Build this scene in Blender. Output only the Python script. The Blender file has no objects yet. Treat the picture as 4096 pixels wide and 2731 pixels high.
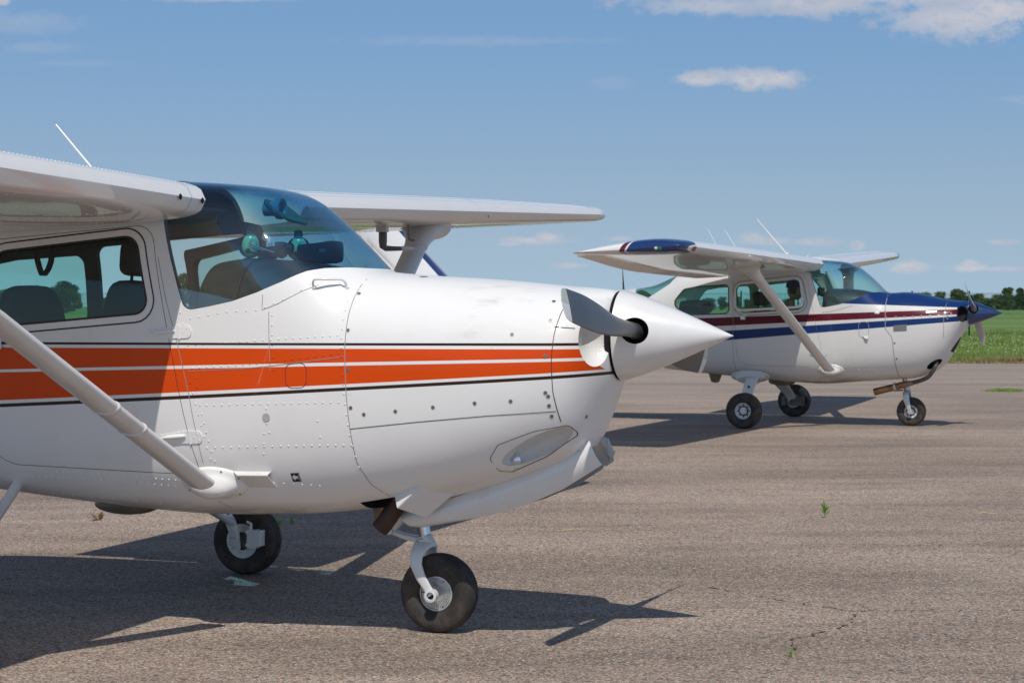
import bpy, math, random
from mathutils import Vector, Matrix, Euler
random.seed(7)
R = math.radians
PI = math.pi
scene = bpy.context.scene
COL = scene.collection

# ------------------------------------------------------------------ node helpers
class S:
    """tiny expression wrapper round a node socket"""
    nt = None
    def __init__(s, sock): s.s = sock
    @staticmethod
    def m(op, a, b=None, c=None):
        n = S.nt.nodes.new('ShaderNodeMath'); n.operation = op
        for i, v in enumerate((a, b, c)):
            if v is None: continue
            if isinstance(v, S): S.nt.links.new(v.s, n.inputs[i])
            else: n.inputs[i].default_value = v
        return S(n.outputs[0])
    def __add__(s, o): return S.m('ADD', s, o)
    __radd__ = __add__
    def __sub__(s, o): return S.m('SUBTRACT', s, o)
    def __rsub__(s, o): return S.m('SUBTRACT', o, s)
    def __mul__(s, o): return S.m('MULTIPLY', s, o)
    __rmul__ = __mul__
    def __truediv__(s, o): return S.m('DIVIDE', s, o)
    def gt(s, o): return S.m('GREATER_THAN', s, o)
    def lt(s, o): return S.m('LESS_THAN', s, o)
    def abs(s): return S.m('ABSOLUTE', s)
    def mx(s, o): return S.m('MAXIMUM', s, o)
    def mn(s, o): return S.m('MINIMUM', s, o)
    def pw(s, o): return S.m('POWER', s, o)
def smooth(x, a, b, lo=0., hi=1.):
    n = S.nt.nodes.new('ShaderNodeMapRange'); n.interpolation_type = 'SMOOTHSTEP'
    S.nt.links.new(x.s, n.inputs[0])
    for i, v in enumerate((a, b, lo, hi)): n.inputs[i+1].default_value = v
    return S(n.outputs[0])
def lin(x, a, b, lo=0., hi=1.):
    n = S.nt.nodes.new('ShaderNodeMapRange')
    S.nt.links.new(x.s, n.inputs[0])
    for i, v in enumerate((a, b, lo, hi)): n.inputs[i+1].default_value = v
    return S(n.outputs[0])
def rgb(c): return (c[0], c[1], c[2], 1.)
def mixc(fac, a, b, mode='MIX'):
    n = S.nt.nodes.new('ShaderNodeMix'); n.data_type = 'RGBA'; n.blend_type = mode
    def put(sock, v):
        if isinstance(v, S): S.nt.links.new(v.s, sock)
        elif isinstance(v, (int, float)): sock.default_value = v
        else: sock.default_value = rgb(v)
    put(n.inputs[0], fac); put(n.inputs[6], a); put(n.inputs[7], b)
    return S(n.outputs[2])
def objxyz():
    t = S.nt.nodes.new('ShaderNodeTexCoord'); x = S.nt.nodes.new('ShaderNodeSeparateXYZ')
    S.nt.links.new(t.outputs['Object'], x.inputs[0])
    return t.outputs['Object'], S(x.outputs[0]), S(x.outputs[1]), S(x.outputs[2])
def noise(vec, scale, detail=3., rough=.5, stretch=None, out=0):
    if stretch:
        mp = S.nt.nodes.new('ShaderNodeMapping'); mp.inputs['Scale'].default_value = stretch
        S.nt.links.new(vec, mp.inputs[0]); vec = mp.outputs[0]
    n = S.nt.nodes.new('ShaderNodeTexNoise'); n.inputs['Scale'].default_value = scale
    n.inputs['Detail'].default_value = detail; n.inputs['Roughness'].default_value = rough
    S.nt.links.new(vec, n.inputs['Vector'])
    return S(n.outputs[out])
def voro(vec, scale, rnd=1., out='Distance', feature='F1'):
    n = S.nt.nodes.new('ShaderNodeTexVoronoi'); n.feature = feature; n.inputs['Scale'].default_value = scale
    n.inputs['Randomness'].default_value = rnd
    S.nt.links.new(vec, n.inputs['Vector'])
    return n, S(n.outputs[out])
def bump(h, strength=.2, dist=.01):
    n = S.nt.nodes.new('ShaderNodeBump'); n.inputs['Strength'].default_value = strength
    n.inputs['Distance'].default_value = dist
    S.nt.links.new(h.s, n.inputs['Height']); return n.outputs[0]
def newmat(name):
    m = bpy.data.materials.new(name); m.use_nodes = True
    S.nt = m.node_tree
    return m, S.nt.nodes['Principled BSDF']
def setp(b, **k):
    for kk, v in k.items():
        i = b.inputs[kk.replace('_', ' ')]
        if isinstance(v, S): S.nt.links.new(v.s, i)
        elif isinstance(v, tuple) and len(v) == 3: i.default_value = rgb(v)
        else: i.default_value = v
def simple(name, col, rough=.5, metal=0., coat=0., var=.0, scale=12., bmp=0.):
    m, b = newmat(name)
    setp(b, Roughness=rough, Metallic=metal, Coat_Weight=coat, Coat_Roughness=.05)
    o, x, y, z = objxyz()
    if var:
        n = noise(o, scale, 4)
        f = lin(n, .3, .7, 1-var, 1+var)
        c = mixc(1., col, S(S.nt.nodes.new('ShaderNodeCombineColor').outputs[0]), 'MULTIPLY')
        cc = c.s.node.inputs[7].links[0].from_node
        for i in range(3): S.nt.links.new(f.s, cc.inputs[i])
        setp(b, Base_Color=c)
        setp(b, Roughness=lin(n, .3, .7, rough*.85, min(1, rough*1.15)))
    else: setp(b, Base_Color=col)
    if bmp: S.nt.links.new(bump(noise(o, scale*6, 4), bmp, .002), b.inputs['Normal'])
    return m

# ------------------------------------------------------------------ mesh helpers
def link(name, me, parent=None):
    o = bpy.data.objects.new(name, me); COL.objects.link(o)
    if parent is not None: o.parent = parent
    return o
def tag(o, label=None, cat=None, group=None, kind=None):
    if label: o['label'] = label
    if cat: o['category'] = cat
    if group: o['group'] = group
    if kind: o['kind'] = kind
    return o
def empty(name, loc, rz=0.):
    o = bpy.data.objects.new(name, None); COL.objects.link(o)
    o.empty_display_size = .1; o.location = loc; o.rotation_euler = (0, 0, rz); return o
class MB:
    def __init__(s): s.v = []; s.f = []; s.m = []
    def add(s, vs, fs, mi=0):
        k = len(s.v); s.v += [tuple(v) for v in vs]
        s.f += [tuple(i+k for i in f) for f in fs]; s.m += [mi]*len(fs); return s
    def loft(s, rings, cap=True, mi=0, closed=True, flip=False):
        k = len(s.v); n = len(rings[0])
        for r in rings: s.v += [tuple(p) for p in r]
        fs = []
        for i in range(len(rings)-1):
            for j in range(n if closed else n-1):
                a = k+i*n+j; b = k+i*n+(j+1) % n
                fs.append((a, b, b+n, a+n))
        if cap and closed:
            fs.append(tuple(k+j for j in range(n))[::-1]); e = k+(len(rings)-1)*n
            fs.append(tuple(e+j for j in range(n)))
        if flip: fs = [f[::-1] for f in fs]
        s.f += fs; s.m += [mi]*len(fs); return s
    def tube(s, pts, rad, n=12, mi=0, cap=True, asp=1.):
        pts = [Vector(p) for p in pts]
        if not hasattr(rad, '__len__'): rad = [rad]*len(pts)
        rings = []; u = None
        for i, p in enumerate(pts):
            t = (pts[min(i+1, len(pts)-1)] - pts[max(i-1, 0)]).normalized()
            if u is None:
                u = Vector((0, 0, 1)) if abs(t.z) < .9 else Vector((1, 0, 0))
            u = (u - t*u.dot(t)).normalized(); w = t.cross(u)
            rings.append([p + (u*math.cos(a)+w*asp*math.sin(a))*rad[i] for a in [2*PI*j/n for j in range(n)]])
        return s.loft(rings, cap, mi)
    def box(s, c, d, rot=None, mi=0):
        c = Vector(c); M = rot or Matrix.Identity(3)
        vs = [c + M @ Vector((x*d[0]/2, y*d[1]/2, z*d[2]/2)) for x in (-1, 1) for y in (-1, 1) for z in (-1, 1)]
        return s.add(vs, [(0, 1, 3, 2), (4, 6, 7, 5), (0, 4, 5, 1), (2, 3, 7, 6), (0, 2, 6, 4), (1, 5, 7, 3)], mi)
    def lathe(s, prof, c=(0, 0, 0), axis='Y', n=48, mi=0, cap=False):
        """prof = [(along axis, radius)]"""
        c = Vector(c); rings = []
        for a, r in prof:
            ring = []
            for j in range(n):
                t = 2*PI*j/n; p, q = r*math.cos(t), r*math.sin(t)
                ring.append(c + (Vector((p, a, q)) if axis == 'Y' else Vector((a, p, q)) if axis == 'X' else Vector((p, q, a))))
            rings.append(ring)
        return s.loft(rings, cap, mi)
    def prism(s, poly, y0, y1, mi=0):
        """polygon in XZ pulled along Y"""
        n = len(poly)
        vs = [(x, y0, z) for x, z in poly] + [(x, y1, z) for x, z in poly]
        fs = [(j, (j+1) % n, (j+1) % n+n, j+n) for j in range(n)] + [tuple(range(n))[::-1], tuple(range(n, 2*n))]
        return s.add(vs, fs, mi)
    def ball(s, c, r, n=16, m=10, mi=0, M=None):
        c = Vector(c); r = Vector((r, r, r)) if not hasattr(r, '__len__') else Vector(r); M = M or Matrix.Identity(3)
        rings = []
        for i in range(1, m):
            a = PI*i/m
            rings.append([c + M @ Vector((r.x*math.sin(a)*math.cos(t), r.y*math.sin(a)*math.sin(t), -r.z*math.cos(a))) for t in [2*PI*j/n for j in range(n)]])
        k = len(s.v); s.loft(rings, False, mi)
        s.v += [tuple(c + M @ Vector((0, 0, -r.z))), tuple(c + M @ Vector((0, 0, r.z)))]
        b = len(s.v)-2; e = k+(m-2)*n
        fs = [(b, k+(j+1) % n, k+j) for j in range(n)] + [(b+1, e+j, e+(j+1) % n) for j in range(n)]
        s.f += fs; s.m += [mi]*len(fs); return s
    def build(s, name, mats, parent=None, sharp=38, fix=True, smooth_=True):
        me = bpy.data.meshes.new(name); me.from_pydata(s.v, [], s.f)
        for m in (mats if isinstance(mats, (list, tuple)) else [mats]): me.materials.append(m)
        me.polygons.foreach_set('material_index', s.m)
        if fix:
            import bmesh
            bm = bmesh.new(); bm.from_mesh(me); bmesh.ops.recalc_face_normals(bm, faces=bm.faces); bm.to_mesh(me); bm.free()
        if smooth_:
            me.polygons.foreach_set('use_smooth', [True]*len(me.polygons)); me.set_sharp_from_angle(angle=R(sharp))
        me.update()
        return link(name, me, parent)
def boolean(ob, cutters, op='DIFFERENCE', keep=False):
    for c in cutters:
        m = ob.modifiers.new('b', 'BOOLEAN'); m.object = c; m.operation = op; m.solver = 'EXACT'
        m.material_mode = 'TRANSFER'
    dg = bpy.context.evaluated_depsgraph_get(); dg.update()
    me = bpy.data.meshes.new_from_object(ob.evaluated_get(dg))
    ob.modifiers.clear(); ob.data = me
    if not keep:
        for c in cutters: bpy.data.objects.remove(c)
    return ob
def rpoly(pts, rad, k=6):
    """polygon with rounded corners; rad list or number"""
    out = []; n = len(pts)
    for i in range(n):
        r = rad[i] if hasattr(rad, '__len__') else rad
        p = Vector(pts[i]); a = Vector(pts[i-1])-p; b = Vector(pts[(i+1) % n])-p
        if r <= 0: out.append(tuple(p)); continue
        an = a.normalized(); bn = b.normalized(); h = math.acos(max(-1, min(1, an.dot(bn))))/2
        d = min(r/math.tan(h), a.length*.49, b.length*.49); r = d*math.tan(h)
        c = p + (an+bn).normalized()*(r/math.sin(h))
        p0 = p+an*d-c; p1 = p+bn*d-c
        a0 = math.atan2(p0.y, p0.x); a1 = math.atan2(p1.y, p1.x); da = (a1-a0+PI) % (2*PI)-PI
        for j in range(k+1):
            t = a0+da*j/k; out.append((c.x+r*math.cos(t), c.y+r*math.sin(t)))
    return out
def offset(poly, d):
    """move a polygon outwards by d"""
    n = len(poly); area = sum(poly[i-1][0]*poly[i][1]-poly[i][0]*poly[i-1][1] for i in range(n)); sg = 1 if area > 0 else -1
    out = []
    for i in range(n):
        a = Vector(poly[i])-Vector(poly[i-1]); b = Vector(poly[(i+1) % n])-Vector(poly[i])
        na = Vector((a.y, -a.x)).normalized(); nb = Vector((b.y, -b.x)).normalized()
        m = (na+nb); m = m.normalized()/max(.3, m.length/2)
        out.append((poly[i][0]+m.x*d*sg, poly[i][1]+m.y*d*sg))
    return out
def interp(tab, x):
    """monotone cubic through (x, v) pairs"""
    if x <= tab[0][0]: return tab[0][1]
    if x >= tab[-1][0]: return tab[-1][1]
    n = len(tab)
    for i in range(n-1):
        if tab[i][0] <= x <= tab[i+1][0]: break
    def sl(k): return (tab[k+1][1]-tab[k][1])/(tab[k+1][0]-tab[k][0])
    def tg(k):
        if k == 0: return sl(0)
        if k == n-1: return sl(n-2)
        a, b = sl(k-1), sl(k)
        return 0. if a*b <= 0 else 2*a*b/(a+b)
    h = tab[i+1][0]-tab[i][0]; t = (x-tab[i][0])/h
    t2, t3 = t*t, t*t*t
    return (2*t3-3*t2+1)*tab[i][1]+(t3-2*t2+t)*h*tg(i)+(-2*t3+3*t2)*tab[i+1][1]+(t3-t2)*h*tg(i+1)
def arc(p0, p1, p2, n=8):
    p0, p1, p2 = Vector(p0), Vector(p1), Vector(p2)
    return [p0*(1-t)**2+p1*2*t*(1-t)+p2*t*t for t in [i/n for i in range(n+1)]]

# ------------------------------------------------------------------ camera, light, world
cam = bpy.data.cameras.new('Camera'); co = bpy.data.objects.new('Camera', cam); COL.objects.link(co)
co.location = (0, 0, 1.48); co.rotation_euler = (R(90), 0, 0)
cam.sensor_width = 36.; cam.lens = 36.*7114/4096
cam.shift_y = -141.5/4096
cam.clip_start = .1; cam.clip_end = 6000
cam.dof.use_dof = True; cam.dof.focus_distance = 7.9; cam.dof.aperture_fstop = 10.
scene.camera = co
SUN = Vector((.03, -.62, 1.)).normalized()
sl = bpy.data.lights.new('Sun', 'SUN'); sl.energy = 3.45; sl.angle = R(.53); sl.color = (1., .945, .87)
so = bpy.data.objects.new('Sun', sl); COL.objects.link(so)
so.rotation_euler = (-SUN).to_track_quat('-Z', 'Y').to_euler(); so.location = (0, -5, 20)
w = bpy.data.worlds.new('World'); scene.world = w; w.use_nodes = True
S.nt = w.node_tree; nt = w.node_tree
bg = nt.nodes['Background']
sky = nt.nodes.new('ShaderNodeTexSky'); sky.sky_type = 'NISHITA'; sky.sun_disc = False
sky.sun_elevation = math.asin(SUN.z); sky.sun_rotation = math.atan2(SUN.x, SUN.y)
sky.air_density = 1.15; sky.dust_density = .55; sky.ozone_density = 1.6; sky.altitude = 200
tc = nt.nodes.new('ShaderNodeTexCoord'); sx = nt.nodes.new('ShaderNodeSeparateXYZ')
nt.links.new(tc.outputs['Generated'], sx.inputs[0])
skm = nt.nodes.new('ShaderNodeCombineXYZ'); nt.links.new(sx.outputs[0], skm.inputs[0]); nt.links.new(sx.outputs[1], skm.inputs[1])
nt.links.new((S(sx.outputs[2]).abs()*.75+.22).s, skm.inputs[2]); nt.links.new(skm.outputs[0], sky.inputs['Vector'])
dx, dy, dz = S(sx.outputs[0]), S(sx.outputs[1]), S(sx.outputs[2])
yy = dy.mx(.02); u = dx/yy; v = dz/yy; front = dy.gt(.05)
cmb = nt.nodes.new('ShaderNodeCombineXYZ'); nt.links.new(u.s, cmb.inputs[0]); nt.links.new((v*1.5).s, cmb.inputs[1])
n1 = noise(cmb.outputs[0], 26, 7, .6); n2 = noise(cmb.outputs[0], 9, 4, .5); n3 = noise(cmb.outputs[0], 95, 7, .62)
def P(px, py): return ((px-2048)/7114., (1224-py)/7114.)
blobs = [(3500, -60, 1000, 115, 1.), (3230, 10, 330, 62, .8), (3840, 80, 330, 85, 1.), (4000, 40, 260, 100, 1.), (2860, 25, 330, 50, .6),
         (2800, 318, 110, 34, .8), (2880, 305, 110, 32, .55), (3010, 320, 130, 46, .95), (3110, 315, 110, 42, .8),
         (2130, 962, 150, 20, .55), (2190, 950, 60, 22, .75), (2040, 975, 60, 12, .5), (3060, 965, 130, 20, .5), (3010, 950, 60, 22, .6), (3270, 968, 110, 18, .5), (3432, 982, 36, 22, .6),
         (3640, 1066, 95, 30, .9), (3600, 1075, 60, 18, .6), (3880, 1072, 115, 20, .7), (3880, 1058, 45, 24, .7), (4010, 968, 70, 12, .5), (4080, 400, 130, 22, .15),
         (2280, 1062, 80, 14, .45), (2480, 955, 60, 12, .4), (150, 190, 170, 26, .17), (300, 255, 220, 16, .12), (1900, 165, 560, 22, .14), (2440, 330, 90, 34, .12), (10, 5, 50, 20, .9),
         (900, 0, 300, 14, .35), (3990, 1075, 160, 14, .4), (2700, 985, 120, 12, .3), (80, 90, 260, 60, .2)]
tot = None
for px, py, rx, ry, amp in blobs:
    cu, cv = P(px, py)
    a = (u-cu)*(7114./rx); b = (v-cv)*(7114./ry)
    d = S.m('SQRT', a*a+b*b) + (n1-.5)*1.9 + (n2-.5)*.9 + (n3-.5)*2.0
    k = smooth(d, 1.2, .25, 0, min(1., amp*1.3))
    tot = k if tot is None else tot.mx(k)
# scattered cloud over the rest of the dome (seen only in reflections and from other sides)
nn = noise(tc.outputs['Generated'], 3.2, 7, .6, (1, 1, 2.4))
rest = smooth(nn, .56, .76, 0, .3)*S.m('SUBTRACT', 1., smooth(dy, .0, .75))*smooth(dz, .0, .12)
cloud = (tot*front).mx(rest)
shade = smooth(n1*.5+n3*.5, .36, .62)
ccol = mixc(shade, (4.4, 4.8, 5.7), (6.7, 6.4, 6.6))
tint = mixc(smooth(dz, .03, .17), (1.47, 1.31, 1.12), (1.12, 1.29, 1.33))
tint = mixc(smooth(dz, .3, .7), tint, (.60, .62, .66))  # overhead sky dimmed to weaken the fill light in shadows
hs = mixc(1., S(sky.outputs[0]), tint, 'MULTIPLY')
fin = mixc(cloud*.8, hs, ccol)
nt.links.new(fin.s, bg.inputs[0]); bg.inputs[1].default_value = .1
scene.view_settings.view_transform = 'Standard'; scene.view_settings.look = 'None'
scene.view_settings.exposure = 0.; scene.view_settings.gamma = 1.
try:
    scene.cycles.max_bounces = 7; scene.cycles.transparent_max_bounces = 20
except Exception: pass

# ------------------------------------------------------------------ materials
def quad3(x, a, b, c):
    """z through three x positions (-2, -.24, .64)"""
    X = (-1.99, -.241, .635)
    # Lagrange -> polynomial
    A = B = C = 0.
    for i, val in enumerate((a, b, c)):
        o = [X[j] for j in range(3) if j != i]; d = (X[i]-o[0])*(X[i]-o[1])
        A += val/d; B += -val*(o[0]+o[1])/d; C += val*o[0]*o[1]/d
    return x*x*A + x*B + C
def paint(name, kind):
    m, b = newmat(name)
    o, x, y, z = objxyz()
    white = (.80, .79, .77) if kind != 'B' else (.67, .655, .63)
    n = noise(o, 3.5, 5, .6)
    col = mixc(smooth(n, .45, .8, 0, .22), white, (.62, .60, .57))
    streak = noise(o, 5, 5, .65, (1., 1., .25))
    ORG = (.70, .068, .001); DRK = (.035, .018, .015); MAR = (.11, .008, .02); BLU = (.008, .032, .135)
    if kind == 'A':
        E = [(1.314, 1.32, 1.324), (1.303, 1.309, 1.312), (1.288, 1.295, 1.298), (1.186, 1.236, 1.258), (1.173, 1.222, 1.245), (1.043, 1.142, 1.196), (1.027, 1.128, 1.184), (1.011, 1.113, 1.17)]
        q = [quad3(x, *e) for e in E]
        gr = smooth(noise(o, 7, 6, .7, (.6, 1, 2.2)), .52, .72)*smooth(noise(o, 1.7, 2), .45, .6)*x.gt(-.25); col = mixc(gr*.42, col, (.42, .39, .35))
        def band(a, c): return z.lt(q[a])*z.gt(q[c])
        xe = x + (1.30-z)*(-.72)          # bands stop slanting at the air inlet
        stop = xe.lt(.775)
        col = mixc((band(2, 3)+band(4, 5))*stop, col, mixc(lin(streak, .3, .75, 0, .35), ORG, (.58, .06, .004)))
        col = mixc(band(0, 1)*x.lt(.78)+band(6, 7), col, DRK)
        # oily grime along the belly
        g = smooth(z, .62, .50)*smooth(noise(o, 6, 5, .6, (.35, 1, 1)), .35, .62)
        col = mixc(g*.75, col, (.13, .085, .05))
    if kind == 'B':
        def line(x0, z0, x1, z1): return x*((z1-z0)/(x1-x0)) + (z0-x0*(z1-z0)/(x1-x0))
        f = x.gt(-6.6)
        def band(a, c): return z.lt(a)*z.gt(c)
        col = mixc(band(line(-2.466, 1.33, .64, 1.443), line(-2.466, 1.22, .64, 1.38)), col, MAR)
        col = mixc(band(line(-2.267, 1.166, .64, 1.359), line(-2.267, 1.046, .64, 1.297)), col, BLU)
        col = mixc(z.gt(line(-.733, 1.511, .5, 1.466).mn(1.511))*x.gt(-1.02), col, BLU)
        nose = x.gt(.60)*z.gt(line(.6, 1.295, .72, 1.285))
        col = mixc(nose*z.gt(1.30), col, BLU)
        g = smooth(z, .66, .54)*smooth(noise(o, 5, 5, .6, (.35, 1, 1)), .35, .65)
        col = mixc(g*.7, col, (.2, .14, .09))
    if kind == 'tipB':
        s = x + .07 - (z-2.02)*.6
        col = mixc(s.gt(-1.82)*s.lt(-1.14), col, MAR)
        col = mixc(s.gt(-1.765)*s.lt(-1.155), col, white)
        col = mixc(s.gt(-1.745)*s.lt(-1.17), col, BLU)
        col = mixc(smooth(z, 2.0, 1.985)*0., col, white)
    if kind == 'finB':
        # leading edge band of the fin
        d = (x+6.665)*.715 + (z-2.249)*.70
        col = mixc(d.gt(-.085), col, BLU)
    # chips and dead insects
    vn, vd = voro(o, 34.)
    rnd = S(S.nt.nodes.new('ShaderNodeSeparateColor').outputs[0]); S.nt.links.new(vn.outputs['Color'], rnd.s.node.inputs[0])
    speck = vd.lt(.055)*rnd.gt(.78 if kind in ('wing', 'tipB') else .93)
    if kind == 'A': speck = vd.lt(.06)*rnd.gt(.5)*smooth(x, .55, .85)*smooth(z, 1.2, .95) + speck*.35
    col = mixc(speck, col, (.1, .085, .075))
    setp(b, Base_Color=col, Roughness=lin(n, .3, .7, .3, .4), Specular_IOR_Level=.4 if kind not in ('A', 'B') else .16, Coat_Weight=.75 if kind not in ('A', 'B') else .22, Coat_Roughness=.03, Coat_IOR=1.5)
    h = noise(o, 2.2, 2)
    if kind == 'A': h = h + noise(o, 9., 2, .5, (1, 1, 1.3))*.16
    S.nt.links.new(bump(h, .4, .009 if kind == 'A' else .006), b.inputs['Normal'])
    if kind in ('wing',): S.nt.links.new(bump(noise(o, 3., 2, .5, (.8, 2.2, 1)), .3, .004), b.inputs['Normal'])
    return m
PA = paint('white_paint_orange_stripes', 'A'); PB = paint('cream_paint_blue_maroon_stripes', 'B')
PW = paint('white_wing_paint', 'wing'); PT = paint('wingtip_blue_maroon_paint', 'tipB'); PF = paint('fin_paint', 'finB')
WH = simple('white_enamel', (.70, .69, .67), .32, 0, .5, .07, 6)
WHB = simple('bright_white', (.74, .73, .71), .3, 0, .8, .04, 6)
SEAM = simple('seam_sealant', (.045, .036, .03), .8)
FAINT = simple('panel_joint_grey', (.30, .28, .26), .6)  # greyer tone drawn along the panel joints
DARK = simple('black_plastic', (.012, .012, .013), .55, 0, 0, .3, 20)
HOLE = simple('engine_bay_black', (.006, .005, .005), .9)
TRIMA = simple('grey_brown_cabin_trim', (.085, .08, .07), .8, 0, 0, .2, 8)
TRIMB = simple('pale_cream_cabin_trim', (.62, .66, .48), .7, 0, 0, .1, 8)
LEATH = simple('charcoal_vinyl', (.035, .037, .036), .45, 0, 0, .35, 14, .5)
SEATM = simple('brown_grey_seat_cloth', (.03, .025, .021), .9, 0, 0, .25, 30, .4)
CHROME = simple('polished_steel', (.62, .63, .65), .16, 1., 0, .1, 20)
ALU = simple('cast_aluminium', (.60, .60, .58), .36, .55, 0, .15, 30)
SCREW = simple('screw_steel', (.33, .30, .27), .4, .8)
SLOT = simple('screw_slot_rust', (.06, .025, .012), .8)
GREY = simple('grey_gear_door', (.24, .24, .24), .5, 0, .3, .12, 8)
EXH = simple('burnt_exhaust_steel', (.075, .045, .035), .55, .6, 0, .3, 10)
EXB = simple('bronzed_exhaust_steel', (.36, .22, .13), .32, .95, 0, .35, 9)
EXD = simple('dark_exhaust_pipe', (.12, .105, .10), .5, .7, 0, .3, 12)
OIL = simple('oil_stained_brown_paint', (.20, .14, .085), .5, 0, .2, .4, 9)
OLIVE = simple('oily_olive_fairing', (.13, .115, .085), .35, 0, .4, .3, 7)
MINT = simple('mint_green_earcup', (.42, .80, .42), .22, 0, .8, .05, 9)
RED = simple('red_mark', (.6, .03, .015), .5)
YEL = simple('yellow_mark', (.6, .4, .02), .5)
SKIN = simple('skin', (.42, .22, .15), .55, 0, 0, .08, 15)
CLOTH = simple('dark_shirt', (.015, .015, .018), .9, 0, 0, .2, 40, .3)
JEANS = simple('dark_trousers', (.02, .025, .04), .9, 0, 0, .2, 40, .3)
CAPM = simple('blue_cap_cloth', (.02, .05, .14), .8, 0, 0, .15, 40, .3)
BLUEP = simple('metallic_blue_paint', (.010, .036, .135), .25, .2, 1., .1, 5)
GREENL = simple('green_lens', (.0, .16, .11), .1, 0, 1.)
LENS = simple('clear_lens', (.6, .58, .5), .1, 0, 1.)
BLADE = simple('prop_grey_face', (.17, .18, .20), .33, .25, .3, .12, 8)
BLADEB = simple('prop_black_back', (.035, .028, .027), .5, 0, .1, .15, 8)
GREENP = simple('dark_green_fence_paint', (.008, .05, .025), .5)
# propeller: grey blade with pale tip band, black rear face
def prop_mat():
    m, b = newmat('propeller_blade_paint'); o, x, y, z = objxyz()
    r = S.m('SQRT', y*y + (z-1.355)*(z-1.355))
    n = noise(o, 8, 4)
    c = mixc(lin(n, .3, .7, 0, .6), (.052, .054, .060), (.085, .084, .086))
    tip = mixc((z - 1.355).gt(y*-.14), (.70, .69, .70), (.50, .52, .45))
    c = mixc(r.gt(.932), c, (.02, .02, .02)); c = mixc(r.gt(.936), c, (.5, .5, .42)); c = mixc(r.gt(.941), c, tip)
    setp(b, Base_Color=c, Roughness=.34, Specular_IOR_Level=.5)
    return m
PROP = prop_mat()
def rubber(name='tyre_rubber', c=(.026, .022, .019)):
    m, b = newmat(name); o, x, y, z = objxyz(); n = noise(o, 14, 5, .6)
    setp(b, Base_Color=mixc(smooth(n, .38, .7, 0, .8), c, (.085, .062, .048)), Roughness=.72)
    S.nt.links.new(bump(noise(o, 90, 3), .2, .001), b.inputs['Normal']); return m
TYRE = rubber()
def glass(name, fn, gl=.035):
    m = bpy.data.materials.new(name); m.use_nodes = True; S.nt = m.node_tree; nt = S.nt
    nt.nodes.clear(); out = nt.nodes.new('ShaderNodeOutputMaterial')
    o, x, y, z = objxyz(); c = fn(o, x, y, z)
    tr = nt.nodes.new('ShaderNodeBsdfTransparent'); gs = nt.nodes.new('ShaderNodeBsdfGlossy'); gs.inputs['Roughness'].default_value = .015
    if isinstance(c, S): nt.links.new(c.s, tr.inputs[0])
    else: tr.inputs[0].default_value = rgb(c)
    ge = nt.nodes.new('ShaderNodeNewGeometry'); dt = nt.nodes.new('ShaderNodeVectorMath'); dt.operation = 'DOT_PRODUCT'
    nt.links.new(ge.outputs['Incoming'], dt.inputs[0]); nt.links.new(ge.outputs['Normal'], dt.inputs[1])
    fre = S.m('SUBTRACT', 1., S(dt.outputs['Value']).abs()).pw(4.5)*.9+gl
    mx = nt.nodes.new('ShaderNodeMixShader'); nt.links.new(fre.mn(1.).s, mx.inputs[0])
    nt.links.new(tr.outputs[0], mx.inputs[1]); nt.links.new(gs.outputs[0], mx.inputs[2]); nt.links.new(mx.outputs[0], out.inputs[0])
    return m
# glass is a closed 4 mm pane, so every look passes two faces: tints are square roots
SIDEG = glass('tinted_side_window', lambda o, x, y, z: (.79, .93, .895))
def wfn(o, x, y, z):
    side = smooth(y.abs() + (x+.75)*-.25 + (z-1.7)*.22, .40, .52)
    up = smooth(z, 1.62, 2.0)
    return mixc(side, mixc(up, (.68, .87, .93), (.48, .79, .96)), (.93, .98, .955))  # blue over the front mixes glass tint with imitated sky reflection
WINDG = glass('windshield_tint_with_sky_sheen', wfn, .12)
def wfb(o, x, y, z):
    up = smooth(z, 1.75, 2.05)
    return mixc(up, (.88, .97, .95), (.66, .85, .95))
WINDB = glass('teal_tinted_windshield', wfb)

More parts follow.
